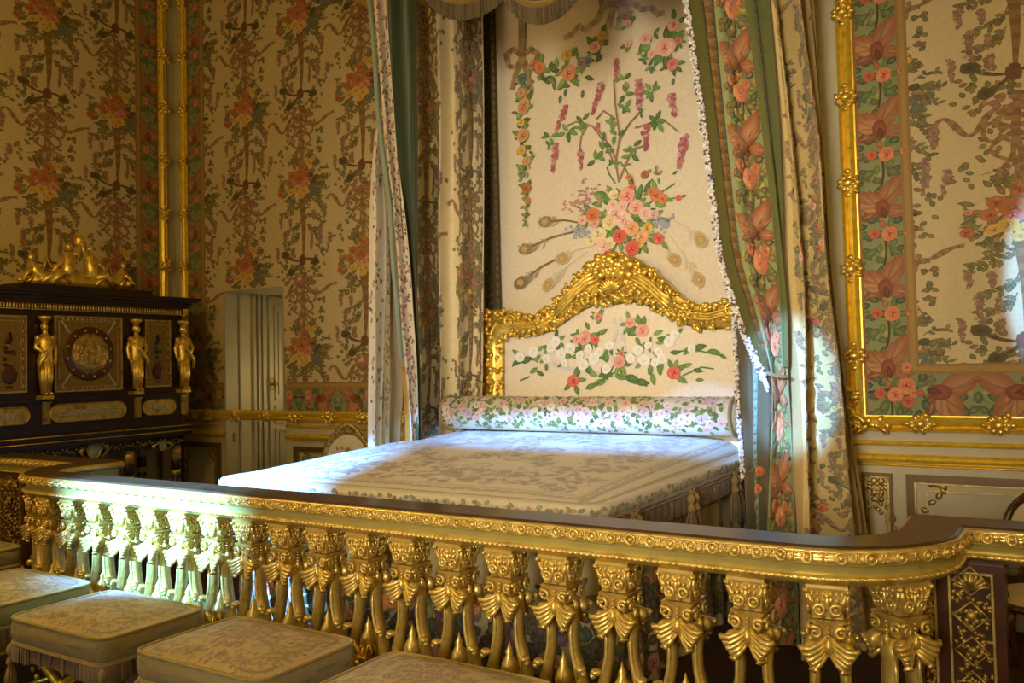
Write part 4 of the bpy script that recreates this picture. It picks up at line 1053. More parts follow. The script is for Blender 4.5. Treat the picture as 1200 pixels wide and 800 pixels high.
adopt(m.build('cornice',EBONY),cab)
# egg frieze under the cornice
m=MB(); zf=ZT-.15
m.box(XC,XC+.02,YC-HW+.06,YC+HW-.06,zf-.01,zf+.045)
fz=m.build('frieze',CORAL); adopt(fz,cab)
m=MB()
for k in range(74):
    y=YC-HW+.09+k*(2*HW-.18)/73; m.blob((XC+.024,y,zf+.012),(.007,.009,.026),None,6,4)
m.tube([(XC+.024,YC-HW+.06,zf-.012),(XC+.024,YC+HW-.06,zf-.012)],.004,5)
m.build('frieze_ornament',GDARK,fz)
# panels
pan=[]
def panel(a,b,z0,z1,name='inlaid_panel'):
    m=MB(); cbox(m,a,b,z0,z1,0,.018); g=m; g.m=1
    rectmould(g,lambda s,z,h:(XC+.018+h,YC+s,z),a,b,z0,z1,.014,.012); rectmould(g,lambda s,z,h:(XC+.018+h,YC+s,z),a+.04,b-.04,z0+.04,z1-.04,.006,.006); return m
A0,A1=cy(64)-YC,cy(143)-YC; hw=(A1-A0)/2
po=panel(-hw,hw,zP0,zP1,'medallion_panel')
zc=(zP0+zP1)/2; rm=(zP1-zP0)*.36
disc=lambda m,r,x0,x1,n=40: m.merge((lambda t:(t.lathe([(r,x0),(r,x1),(r*.96,x1+.006)],(0,0,0),n),t)[1])(MB()),Matrix.Translation((XC,YC,zc))@Matrix.Rotation(PI/2,4,'Y'))
m=MB(); disc(m,rm,.018,.026); adopt(m.build('medallion_ring',CORAL),cab)
m=MB(); disc(m,rm*.72,.02,.036)
for k in range(60):
    a=rng.uniform(0,2*PI); r=rm*.6*math.sqrt(rng.random()); m.blob((XC+.042,YC+r*math.cos(a),zc+r*math.sin(a)),(.008,.014,.022),Matrix.Rotation(a,3,'X'),6,4)
for k in range(40):
    a=2*PI*k/40; m.blob((XC+.036,YC+rm*.74*math.cos(a),zc+rm*.74*math.sin(a)),.007,None,5,4)
adopt(m.build('medallion_relief',GDARK),cab)
m=po; m.m=2
for k in range(12):
    a=2*PI*k/12+.2; m.blob((XC+.03,YC+rm*.87*math.cos(a),zc+rm*.87*math.sin(a)),(.006,.012,.012),None,6,4)
for sy in (-1,1):
    for sz in (-1,1):
        for k in range(9): a=k*.2; m.blob((XC+.024,YC+sy*(hw-.07-.09*a/1.3*.6),zc+sz*((zP1-zP0)/2-.05-.012*k)),(.005,.012,.009),None,6,4)
for k in range(12):
    for s in (-1,1): m.blob((XC+.024,YC-hw+.08+k*(2*hw-.16)/11,zc+s*((zP1-zP0)/2-.028)),(.004,.014,.007),None,6,4)
adopt(m.build('medallion_panel',[PLAQ,GDARK,PEARL]),cab)
def sidepanel(s,a,b):
    lo,hi=(a,b) if s>0 else (-b,-a)
    o=panel(lo,hi,zP0+.01,zP1-.01)
    c=YC+(lo+hi)/2; g=o; g.m=3
    g.lathe([(.01,0),(.05,.02),(.065,.08),(.05,.12),(.02,.14),(.035,.16)],(XC+.02,c,zP0+.08),12,.12,1)
    for k in range(5): g.blob((XC+.024,c+rng.uniform(-.05,.05),zP0+.24+k*.045),(.006,.02,.016),None,6,4)
    g.m=4; g.box(XC+.02,XC+.026,c-.04,c+.04,zc+.0,zc+.03); g.box(XC+.02,XC+.026,c-.03,c+.03,zP0+.05,zP0+.065); g.blob((XC+.024,c,zc+.13),(.006,.022,.05),None,8,6); g.m=2
    for k in range(8):
        for q in (lo+.028,hi-.028): g.blob((XC+.024,YC+q,zP0+.06+k*(zP1-zP0-.12)/7),(.004,.006,.014),None,5,4)
    adopt(o.build('inlaid_panel',[PLAQ,GDARK,PEARL,CORAL,EBONY]),cab)
S0,S1=cy(168)-YC,cy(198)-YC
for s in (-1,1): sidepanel(s,S0,S1)
# gilt figures between the panels
def figure(mm,base,h,pose=0,arm=1,yaw=0):
    """small draped standing figure with a capital on its head, h tall"""
    b=Vector(base); k=h; RM=Matrix.Rotation(yaw,3,'Z')
    def P(x,y,z): return b+RM@Vector((x*k,y*k,z*k))
    sh=.02*arm
    # drapery skirt as tapered body, contrapposto
    mm.tube([P(0,0,.03),P(.01,.012*arm,.2),P(.0,.0,.42),P(0,-.01*arm,.55),P(0,.0,.66),P(0,0,.75)],[.05*k,.062*k,.092*k,.072*k,.092*k,.05*k],10,True)
    for q in range(7):
        a=-.9+q*.3; mm.tube([P(.052*math.cos(a),.06*math.sin(a),.04),P(.066*math.cos(a),.076*math.sin(a),.22),P(.08*math.cos(a),.09*math.sin(a),.42)],[.016*k,.02*k,.012*k],6)
    mm.tube([P(0,0,.74),P(.005,0,.8)],[.032*k,.03*k],8)
    mm.blob(P(.012,.01*arm,.835),(.042*k,.036*k,.05*k),None,10,8)
    mm.blob(P(-.015,0,.845),(.045*k,.045*k,.05*k),None,8,6)
    mm.lathe([(.03*k,0),(.04*k,.02*k),(.06*k,.045*k),(.075*k,.055*k),(.075*k,.085*k)],P(0,0,.885),12)
    for s in (-1,1):
        if s==arm: pts=[P(0,s*.09,.7),P(.03,s*.13,.58),P(.09,s*.06,.52),P(.1,-s*.02,.56)]
        else: pts=[P(0,s*.09,.7),P(.0,s*.13,.57),P(.02,s*.12,.45),P(.05,s*.1,.4)]
        mm.tube(pts,[.032*k,.028*k,.022*k,.018*k],8)
        mm.blob(pts[-1],.022*k,None,6,5); mm.blob(pts[0],.036*k,None,8,6)
    # sash across the body
    mm.tube([P(.05,-arm*.1,.66),P(.105,0,.55),P(.1,arm*.1,.42),P(.06,arm*.12,.3)],[.018*k,.024*k,.024*k,.014*k],6)
    mm.blob(P(.07,-.03,.02),(.04*k,.022*k,.02*k),None,7,5); mm.blob(P(.07,.035,.02),(.04*k,.022*k,.02*k),None,7,5)
for px,arm in ((49,-1),(156,1),(211,1)):
    for s in ((1,) if px==49 else (1,-1)):
        off=cy(px)-YC; y=YC+off*s
        if px==156 and s==-1: continue
        m=MB(); m.box(XC,XC+.09,y-.05,y+.05,zP0-.05,zP0-.02); figure(m,(XC+.045,y,zP0-.02),zP1-zP0+.03,0,arm*s)
        adopt(m.build('gilt_figure',GOLD),cab)
# drawer band with rounded plaques and little pilasters
m=MB(); m.box(XC-.01,XC+.03,YC-HW+.03,YC+HW-.03,zP0-.075,zP0-.05); m.box(XC-.01,XC+.05,YC-HW+.01,YC+HW-.01,zM,zM+.03); m.box(XC-.01,XC+.07,YC-HW,YC+HW,zM-.055,zM-.02)
adopt(m.build('base_moulding',EBONY),cab)
m=MB()
for z,o in ((zM+.035,.052),(zM-.012,.072)): m.tube([(XC+o,YC-HW,z),(XC+o,YC+HW,z)],.006,5)
adopt(m.build('brass_fillet',GDARK),cab)
def plaque(a,b,z0,z1):
    c=(z0+z1)/2; r=(z1-z0)/2; n=12
    out=[(b-r+r*math.sin(t),c+r*math.cos(t)) for t in [PI*i/n for i in range(n+1)]]+[(a+r-r*math.sin(t),c-r*math.cos(t)) for t in [PI*i/n for i in range(n+1)]]
    d=MB(); d.box(XC+.0,XC+.008,YC+a-.03,YC+b+.03,z0-.02,z1+.02); dr=adopt(d.build('drawer',EBONY),cab)
    m=MB(); k=len(out); vs=[(XC+.02,YC+y,z) for y,z in out]+[(XC+.005,YC+y,z) for y,z in out]
    m.add(vs,[tuple(range(k))]+[(i,(i+1)%k,k+(i+1)%k,k+i) for i in range(k)],False); m.tube([(XC+.022,YC+y,z) for y,z in out],.006,5,closed=True)
    m.m=1; q=int((b-a-2*r)/.022)
    for i in range(q): [m.blob((XC+.024,YC+a+r+(i+.5)*.022,c+dz+rng.uniform(-.006,.006)),(.004,rng.uniform(.008,.012),rng.uniform(.006,.012)),Matrix.Rotation(rng.random()*3,3,'X'),6,4) for dz in (-.016,.0,.016)]
    m.build('drawer_plaque',[GDARK,PEARL],dr)
P0,P1=cy(60,482)-YC,cy(148,482)-YC; w=(P1-P0)/2; plaque(-w,w,zD0,zD1)
Q0,Q1=cy(166,480)-YC,cy(204,478)-YC
for s in (-1,1): plaque(Q0 if s>0 else -Q1,Q1 if s>0 else -Q0,zD0+.005,zD1-.005)
for px in (53,160,214):
    m=MB(); y=cy(px)
    for k in range(5): m.box(XC+.0,XC+.022,y-.03+k*.013,y-.022+k*.013,zD0-.01,zD1+.02)
    m.box(XC,XC+.026,y-.035,y+.04,zD1+.015,zD1+.03); adopt(m.build('fluted_block',GDARK),cab)
# stand: apron with garland, medallion, legs and stretcher shelf
m=MB(); m.box(XL+.12,XC-.02,YC-HW+.05,YC+HW-.05,zM-.16,zM-.05)
adopt(m.build('stand_apron',EBONY),cab)
m=MB()
for k in range(46):
    y=YC-HW+.08+k*(2*HW-.16)/45; m.blob((XC-.01,y,zM-.1+.012*math.sin(k*1.9)),(.012,.02,.014),Matrix.Rotation(k,3,'X'),6,4)
    m.blob((XC-.008,y+.02,zM-.12-.01*math.cos(k*1.3)),(.012,.014,.01),None,6,4)
adopt(m.build('garland',GDARK),cab)
def jasper(y,z,r):
    m=MB(); t=MB(); t.lathe([(r,0),(r*.97,.012),(r*.4,.02)],(0,0,0),24,1.15,1); m.merge(t,Matrix.Translation((XC-.005,y,z))@Matrix.Rotation(PI/2,4,'Y')); o=adopt(m.build('jasper_medallion',JASP),cab)
    g=MB(); g.tube([(XC+.006,y+r*1.0*math.sin(2*PI*i/24),z+r*1.15*math.cos(2*PI*i/24)) for i in range(24)],.01,6,closed=True)
    for s in (-1,1): g.tube([(XC,y+s*r,z+r),(XC+.01,y+s*(r+.07),z+.0),(XC,y+s*(r+.02),z-r*1.2)],[.012,.018,.008],6)
    g.build('medallion_frame',GDARK,o)
jasper(cy(110,528),cz(110,527),.062); jasper(cy(190,522),cz(190,522),.036)
for px in (157,212):
  for s in (1,-1):
    y=cy(px,545); y=YC+(y-YC)*s
    for x in (XC-.08,XL+.2):
        m=MB(); prof=[(.03,0),(.035,.06),(.02,.09),(.03,.12),(.04,.3),(.045,.62),(.03,.66),(.045,.7),(.04,zM-.16)]
        m.lathe(prof,(x,y,0),12)
        o=adopt(m.build('leg',EBONY),cab)
        g=MB()
        for z in (.66,.9): g.lathe([(.03,0),(.05,.02),(.048,.05),(.03,.07)],(x,y,z-.03),12)
        g.lathe([(.036,0),(.05,.02),(.052,.10),(.04,.12)],(x,y,zM-.3),12)
        for k in range(8): a=k*PI/4; g.tube([(x+.046*math.cos(a),y+.046*math.sin(a),.36),(x+.05*math.cos(a),y+.05*math.sin(a),.6)],.006,4)
        g.build('leg_mount',GDARK,o)
m=MB(); m.box(XL+.15,XC-.04,YC-HW+.12,YC+HW-.12,.14,.19); adopt(m.build('stretcher_shelf',EBONY),cab)
# crowning group: seated and reclining figures round a crown
m=MB(); zt=ZT+.05
def limb(pts,rs): m.tube(pts,rs,8)
XG=XC-.12
m.tube([(XG,YC-.5,zt+.03),(XG,YC-.3,zt+.06),(XG,YC,zt+.05),(XG,YC+.3,zt+.06),(XG,YC+.5,zt+.03)],[.03,.06,.08,.06,.03],8)
for s in (-1,1):
    # seated figure leaning towards the middle
    y=YC+s*.13
    limb([(XG,y,zt+.06),(XG+.01,y-s*.02,zt+.16),(XG,y-s*.03,zt+.27),(XG,y-s*.03,zt+.31)],[.06,.055,.06,.025]); m.blob((XG+.005,y-s*.03,zt+.355),(.03,.03,.038),None,9,7)
    limb([(XG,y-s*.03,zt+.28),(XG+.03,y-s*.1,zt+.30),(XG+.02,YC+s*.01,zt+.40)],[.02,.017,.012])
    limb([(XG,y,zt+.27),(XG+.03,y+s*.07,zt+.2),(XG+.02,y+s*.13,zt+.12)],[.02,.017,.014])
    limb([(XG+.02,y,zt+.09),(XG+.08,y+s*.08,zt+.12),(XG+.06,y+s*.15,zt+.02)],[.04,.034,.02])
    limb([(XG,y,zt+.09),(XG+.05,y+s*.13,zt+.1),(XG+.04,y+s*.23,zt+.03)],[.04,.03,.018])
    # reclining figure outside
    y=YC+s*.34
    limb([(XG,y-s*.1,zt+.06),(XG+.01,y,zt+.07),(XG,y+s*.06,zt+.13),(XG,y+s*.08,zt+.2)],[.05,.05,.048,.02]); m.blob((XG,y+s*.09,zt+.235),(.026,.026,.033),None,8,6)
    limb([(XG+.02,y-s*.06,zt+.07),(XG+.05,y-s*.14,zt+.11),(XG+.06,y-s*.22,zt+.03)],[.034,.028,.016])
    limb([(XG,y+s*.07,zt+.17),(XG+.04,y+s*.13,zt+.11),(XG+.03,y+s*.18,zt+.04)],[.018,.015,.012])
    for k in range(7): m.blob((XG+.03,y+s*rng.uniform(-.1,.2),zt+.03+rng.uniform(0,.04)),(.03,.04,.02),Matrix.Rotation(k,3,'X'),7,5)
    limb([(XG-.01,y-s*.12,zt+.12),(XG-.02,y-s*.05,zt+.24),(XG-.02,y-s*.02,zt+.12)],[.012,.02,.01])
m.lathe([(.03,0),(.045,.02),(.04,.04),(.05,.06),(.03,.09),(.01,.1)],(XG,YC,zt+.37),12)
adopt(m.build('crowning_figures',GOLD),cab)

# ================================================================== BALUSTRADE
bal=empty('balustrade','gilded balustrade with walnut top rail curving round the foot of the bed','balustrade',(-2.8,3.08,0))
ZR=1.02
path=[(2.6,3.66)]+[(x,3.66) for x in (2,1.4,.8,.3,0,-.2,-.3)]
def arc(cx,cy_,r,a0,a1,n): return [(cx+r*math.cos(a0+(a1-a0)*i/n),cy_+r*math.sin(a0+(a1-a0)*i/n)) for i in range(n+1)]
R1=arc(-.75,3.45,.37,-PI/2,0,12); L1=arc(-5.3,3.45,.37,-PI/2,-PI,12)
main=[(-8+ .0,3.66)]
line=[(x,3.66) for x in (-6.98,-6.4,-5.9)]+[(-5.67,3.66)]
mid=L1[::-1]+[(-5.3+k*(4.55/30),3.08) for k in range(1,30)]+R1
# three straight/curved runs that meet at the pedestals
runs=[line,mid,[(-.38,3.66)]+[(x,3.66) for x in (-.2,.2,.6,1.0,1.6,2.2,2.6)]]
# sweep offset is to the right-hand side of travel; travelling +x the right side is -y (the viewer's side)
top=[(-.11,ZR-.015),(-.10,ZR),(.075,ZR),(.085,ZR-.006),(.085,ZR-.05),(-.11,ZR-.05)]
mt=MB(); me=MB(); mf=MB(); mr=MB()
full=line+[(-5.67,3.56)]+mid[0:]+[(-.38,3.56)]+runs[2]
def dens(pts,step):
    out=[pts[0]]
    for a,b in zip(pts,pts[1:]):
        n=max(1,int(math.dist(a,b)/step))
        out+=[(a[0]+(b[0]-a[0])*i/n,a[1]+(b[1]-a[1])*i/n) for i in range(1,n+1)]
    return out
F1=line[:-1]+[(-5.67,3.66)]; F2=[(-5.67,3.66),(-5.67,3.5)]+mid[1:-1]+[(-.38,3.5),(-.38,3.66)]; F3=runs[2]
whole=F1+F2[1:]+F3[1:]
mt.sweep(whole,top); 
egg=[(.08,ZR-.008),(.10,ZR-.008),(.105,ZR-.018),(.098,ZR-.025),(.108,ZR-.035),(.11,ZR-.045),(.098,ZR-.056),(.08,ZR-.058)]
me.sweep(whole,egg,True,True)
# a matching moulding along the inner edge
me.sweep(whole,[(-.08,ZR-.008),(-.115,ZR-.01),(-.125,ZR-.03),(-.115,ZR-.055),(-.08,ZR-.058)],True,True)
fas=[(.088,ZR-.055),(.088,ZR-.062),(.078,ZR-.068),(.074,ZR-.098),(-.09,ZR-.098),(-.09,ZR-.055)]
mf.sweep(whole,fas,True,False)
rope=[(.07,ZR-.096),(.09,ZR-.098),(.097,ZR-.106),(.09,ZR-.116),(.075,ZR-.12),(.07,ZR-.13),(-.09,ZR-.13),(-.1,ZR-.11),(-.09,ZR-.096)]
mr.sweep(whole,rope,True,True)
DN=[];acc=0
dw=dens(whole,.004)
def offset_at(i,o):
    a=dw[max(0,i-2)]; b=dw[min(len(dw)-1,i+2)]; tx,ty=b[0]-a[0],b[1]-a[1]; q=math.hypot(tx,ty) or 1
    return (dw[i][0]+ty/q*o,dw[i][1]-tx/q*o),math.atan2(ty,tx)
i=8; 
while i<len(dw)-4:
    (x,y),a=offset_at(i,.108); RM=Matrix.Rotation(a,3,'Z')
    me.blob((x,y,ZR-.034),(.0115,.013,.0125),RM,9,7)
    me.tube([Vector((x,y,ZR-.034))+RM@Vector((.018*math.cos(t),-.002,.0185*math.sin(t))) for t in [2*PI*k/14 for k in range(14)]],.0042,5,closed=True)
    (x,y),a=offset_at(min(i+9,len(dw)-1),.108); RM=Matrix.Rotation(a,3,'Z')
    me.blob((x,y,ZR-.032),(.0045,.006,.018),RM,6,5)
    for s in (-1,1):
        for q in range(3): me.blob(Vector((x,y,ZR-.022-.011*q))+RM@Vector((s*.0085,0,0)),(.0075,.006,.0035),RM@Matrix.Rotation(s*.6,3,'Y'),6,4)
    i+=19
i=4
while i<len(dw)-4:
    (x,y),a=offset_at(i,.092); RM=Matrix.Rotation(a,3,'Z')
    mr.blob((x,y,ZR-.107),(.016,.008,.006),RM@Matrix.Rotation(.45,3,'Y'),6,4); i+=6
top_r=adopt(mt.build('handrail',WOOD),bal); me.build('egg_moulding',GRAIL,top_r); mf.build('fascia',FASC,top_r); mr.build('rope_moulding',GRAIL,top_r)
for ch in top_r.children: ch.matrix_parent_inverse=Matrix.Identity(4)
m=MB(); pl=[(-.11,.0),(-.11,.09),(-.09,.11),(.09,.11),(.11,.09),(.11,0)]
m.sweep(whole,pl); adopt(m.build('plinth',PED),bal)
# baluster: capital, four scrolled legs, pendants and finial
ZA,ZB=.11,ZR-.13
cap=MB()
w=.058
hh=ZB
for z0,z1,a,b in ((hh-.012,hh,.066,.066),(hh-.03,hh-.012,.058,.064),(hh-.115,hh-.03,.048,.057)):
    vs=[(sx*r,sy*r,z) for z,r in ((z0,a),(z1,b)) for sx,sy in ((-1,-1),(1,-1),(1,1),(-1,1))]
    cap.add(vs,[(0,1,5,4),(1,2,6,5),(2,3,7,6),(3,0,4,7),(4,5,6,7),(3,2,1,0)],False)
cap.add([(sx*r,sy*r,z) for z,r in ((hh-.128,.058),(hh-.119,.06)) for sx,sy in ((-1,-1),(1,-1),(1,1),(-1,1))],[(0,1,5,4),(1,2,6,5),(2,3,7,6),(3,0,4,7),(4,5,6,7),(3,2,1,0)],False)
cap.add([(sx*r,sy*r,z) for z,r in ((hh-.2,.03),(hh-.128,.05)) for sx,sy in ((-1,-1),(1,-1),(1,1),(-1,1))],[(0,1,5,4),(1,2,6,5),(2,3,7,6),(3,0,4,7),(4,5,6,7),(3,2,1,0)],False)
def four(mb,builder):
    for q in range(4):
        t=MB(); builder(t); mb.merge(t,Matrix.Rotation(q*PI/2,4,'Z'))
def capface(t):
    y=-.056
    for s in (-1,1):
        # paired rosettes and corner buds
        t.tube([(s*.026+.0165*math.cos(u),y-.006,hh-.082+.0165*math.sin(u)) for u in [2*PI*k/12 for k in range(12)]],.006,6,closed=True)
        t.blob((s*.026,y-.006,hh-.082),(.0085,.008,.0085),None,7,5)
        for k in range(3): t.blob((s*(.012+.017*k),y-.006,hh-.05-.003*k),(.007,.007,.011),Matrix.Rotation(s*.3*k,3,'Y'),7,5)
        t.tube([(s*.012,y,hh-.11),(s*.05,y-.004,hh-.06),(s*.058,y-.01,hh-.03)],[.007,.008,.006],6)
        t.blob((s*.064,y-.012,hh-.02),.0095,None,7,5)
        for k in range(3): t.blob((s*(.012+.018*k),y-.004,hh-.032),(.006,.005,.009),None,6,4)
        # ionic volute
        t.tube([(s*(.04+.021*(1-u*.75)*math.cos(u*8+.6)),y-.004-.008*u,hh-.158+.021*(1-u*.75)*math.sin(u*8+.6)) for u in [i/14 for i in range(15)]],[.0075*(1-.4*i/14) for i in range(15)],6)
    t.blob((0,y-.006,hh-.06),(.008,.008,.026),None,7,5); t.blob((0,y-.01,hh-.035),(.011,.008,.01),None,7,5)
    for k in range(4): t.blob((0,y+.0,hh-.142-.014*k),(.006,.008,.006),None,6,4)
    t.blob((0,y-.004,hh-.205),(.013,.012,.022),None,7,5)
four(cap,capface)
legm=MB()
def legs(t):
    # two fans of curled leaves sweeping down from the middle and out over the legs
    for s in (-1,1):
        for k in range(5):
            z=hh-.176-.0125*k; e=.098-.011*k
            t.tube([(s*.003,-.05,z),(s*.028,-.062,z-.020-.004*k),(s*.056,-.072,z-.034-.006*k),(s*(e-.014),-.074,z-.036-.005*k),(s*(e-.004),-.066,z-.030-.003*k)],[.007,.0105,.0115,.0105,.0075],7)
        t.blob((s*.05,-.05,hh-.22),(.036,.02,.032),None,8,6)
    t.blob((0,-.06,hh-.2),(.011,.011,.024),None,7,5)
legs(legm)
def leg1():
    t=MB(); y=0.0
    pts=[(.04,y,hh-.2),(.05,y-.004,hh-.255),(.047,y-.002,hh-.31),(.050,y,hh-.37),(.064,y-.004,hh-.43),(.082,y-.008,hh-.50),(.092,y-.01,.26),(.085,y-.008,.17),(.07,y-.004,.11)]
    pts=[(p[0],0,p[2]) for p in pts]
    body=MB(); body.tube(pts,[.024,.021,.0185,.018,.0195,.022,.026,.031,.035],12); t.merge(body,Matrix.Diagonal((1,1.45,1,1)))
    for sg in (-1,1): t.tube([(p[0]+.002,sg*.024,p[2]) for p in pts[1:6]],[.005,.009,.009,.009,.005],6)
    y=-.02
    t.blob((.094,y-.012,hh-.435),(.022,.02,.015),None,8,6); t.blob((.106,y-.014,hh-.45),(.013,.014,.013),None,7,5)
    t.tube([(.1+.02*(1-u*.1)*math.cos(u),y-.02,.27+.03*(1-u*.1)*math.sin(u)) for u in [k*.6 for k in range(9)]],[.012,.012,.012,.011,.01,.009,.008,.006,.005],6)
    for k in range(6): t.blob((.085+.012*math.sin(k*2),y-.02-.006*math.cos(k*2),.13+.034*k),(.018,.014,.018),Matrix.Rotation(k,3,'X'),6,5)
    return t
fin=MB()
fin.lathe([(.012,.11),(.05,.115),(.055,.14),(.03,.17),(.02,.2),(.045,.215),(.05,.225),(.02,.24),(.016,.26),(.036,.285),(.044,.32),(.036,.35),(.018,.375),(.02,.39),(.008,.41),(.002,.43)],(0,0,.07),12)
fin.lathe([(.03,0),(.05,.01),(.04,.05),(.03,.09)],(0,0,.1),12)
for sg in (-1,1):
    for yy_ in (-.03,.03):
        fin.tube([(sg*.01,yy_,.30),(sg*.035,yy_*1.5,.36),(sg*.058,yy_*1.6,.385),(sg*.066,yy_*1.5,.355),(sg*.054,yy_*1.4,.34)],[.012,.014,.013,.010,.006],6)
        fin.tube([(sg*.01,yy_,.20),(sg*.04,yy_*1.6,.24),(sg*.062,yy_*1.8,.27),(sg*.07,yy_*1.7,.235)],[.014,.016,.014,.008],6)
        fin.blob((sg*.03,yy_*1.7,.30),(.018,.014,.016),None,7,5)
for yy_ in (-.05,.05): fin.tube([(-.03,yy_,.325),(0,yy_*1.15,.33),(.03,yy_,.325)],.009,6)
for k in range(8):
    a=2*PI*k/8; fin.tube([(.03*math.cos(a),.03*math.sin(a),.3),(.05*math.cos(a),.05*math.sin(a),.34),(.04*math.cos(a),.04*math.sin(a),.375)],[.006,.01,.005],5)
    fin.tube([(.03*math.cos(a),.03*math.sin(a),.17),(.075*math.cos(a),.075*math.sin(a),.2),(.085*math.cos(a),.085*math.sin(a),.165)],[.01,.016,.008],6)
    fin.blob((.07*math.cos(a+.4),.07*math.sin(a+.4),.13),(.02,.02,.018),None,6,5)
cap_o=cap.build('capital',GRAIL); swag_o=legm.build('leaf_swag',GRAIL); swag_b=swag_o.copy(); COL.objects.link(swag_b); swag_b.rotation_euler.z=PI; fin.v=[(x*.82,y*.9,z) for x,y,z in fin.v]; fin_o=fin.build('finial',GRAIL)
leg_o=leg1().build('leg',GRAIL)
m=MB(); m.lathe([(.03,hh-.205),(.022,hh-.22),(.02,hh-.24),(.004,hh-.26)],(0,0,0),10); core=m.build('baluster',GRAIL)
core.scale=(1,1.15,1); core.parent=bal; core.location=Vector((0,0,0))-Vector(bal.location)
legs4=[leg_o]
for sx,sy in ((-1,1),):
    c=leg_o.copy(); COL.objects.link(c); c.scale=(sx,sy,1); legs4.append(c)
for o in [cap_o,swag_o,swag_b,fin_o]+legs4: o.parent=core
spots=[((-.911-.25*i)*1.012,3.07,0) for i in range(0,18)]
spots+=[(-.67,3.09,.18),(-.47,3.24,.9),(-5.42,3.10,-.3),(-5.62,3.27,-1)]
spots+=[(.12+.25*i,3.66,0) for i in range(6)]+[(-6.1-.22*i,3.66,0) for i in range(2)]
for i,(x,y,a) in enumerate(spots):
    o=core if i==0 else copytree(core,bal)
    o.location=Vector((x,y,0))-Vector(bal.location); o.rotation_euler.z=a
# pedestals
def pedestal(x,hw):
    YF=3.575; z0,z1=.12,ZR-.135
    m=MB(); m.box(x-hw,x+hw,YF,YF+.18,.0,ZR-.12); m.box(x-hw-.015,x+hw+.015,YF-.012,YF+.19,.1,.13); m.box(x-hw-.01,x+hw+.01,YF-.01,YF+.19,z1-.02,z1)
    pd=adopt(m.build('pedestal',PED),bal)
    g=MB()
    def relief(a,b,dia):
        rectmould(g,lambda s,z,h:(s,YF-h,z),a,b,z0+.02,z1-.03,.008,.01)
        c=(a+b)/2; w=(b-a)/2-.012
        for r in range(60):
            z=z0+.04+r*(z1-z0-.09)/59
            for k in range(3):
                g.blob((c+rng.uniform(-w,w),YF-.003,z+rng.uniform(-.006,.006)),(rng.uniform(.008,.016),.008,.007),Matrix.Rotation(rng.random()*3,3,'Y'),6,4)
        if dia:
            for r in range(6):
                z=z0+.08+r*.125; g.tube([(c+w*.95*math.cos(t),YF-.012,z+.05*math.sin(t)) for t in [PI/2*k for k in range(4)]],.006,5,closed=True); g.blob((c,YF-.012,z),(.018,.012,.018),None,8,5)
                for t in range(4): g.blob((c+.022*math.cos(t*PI/2+.78),YF-.012,z+.022*math.sin(t*PI/2+.78)),(.01,.008,.01),None,6,4)
            for k in range(9): a_=PI*k/8; g.tube([(c,YF-.01,z1-.09),(c+w*.9*math.cos(a_),YF-.016,z1-.075+.04*math.sin(a_))],[.006,.009],5)
    relief(x-hw+.015,x-hw+.07,False); relief(x-.035,x+hw-.035,True)
    g.build('carved_panel',GDARK,pd)
    for ch in pd.children: ch.matrix_parent_inverse=Matrix.Identity(4)
pedestal(-.315,.145); pedestal(-5.74,.13); pedestal(-6.75,.28)

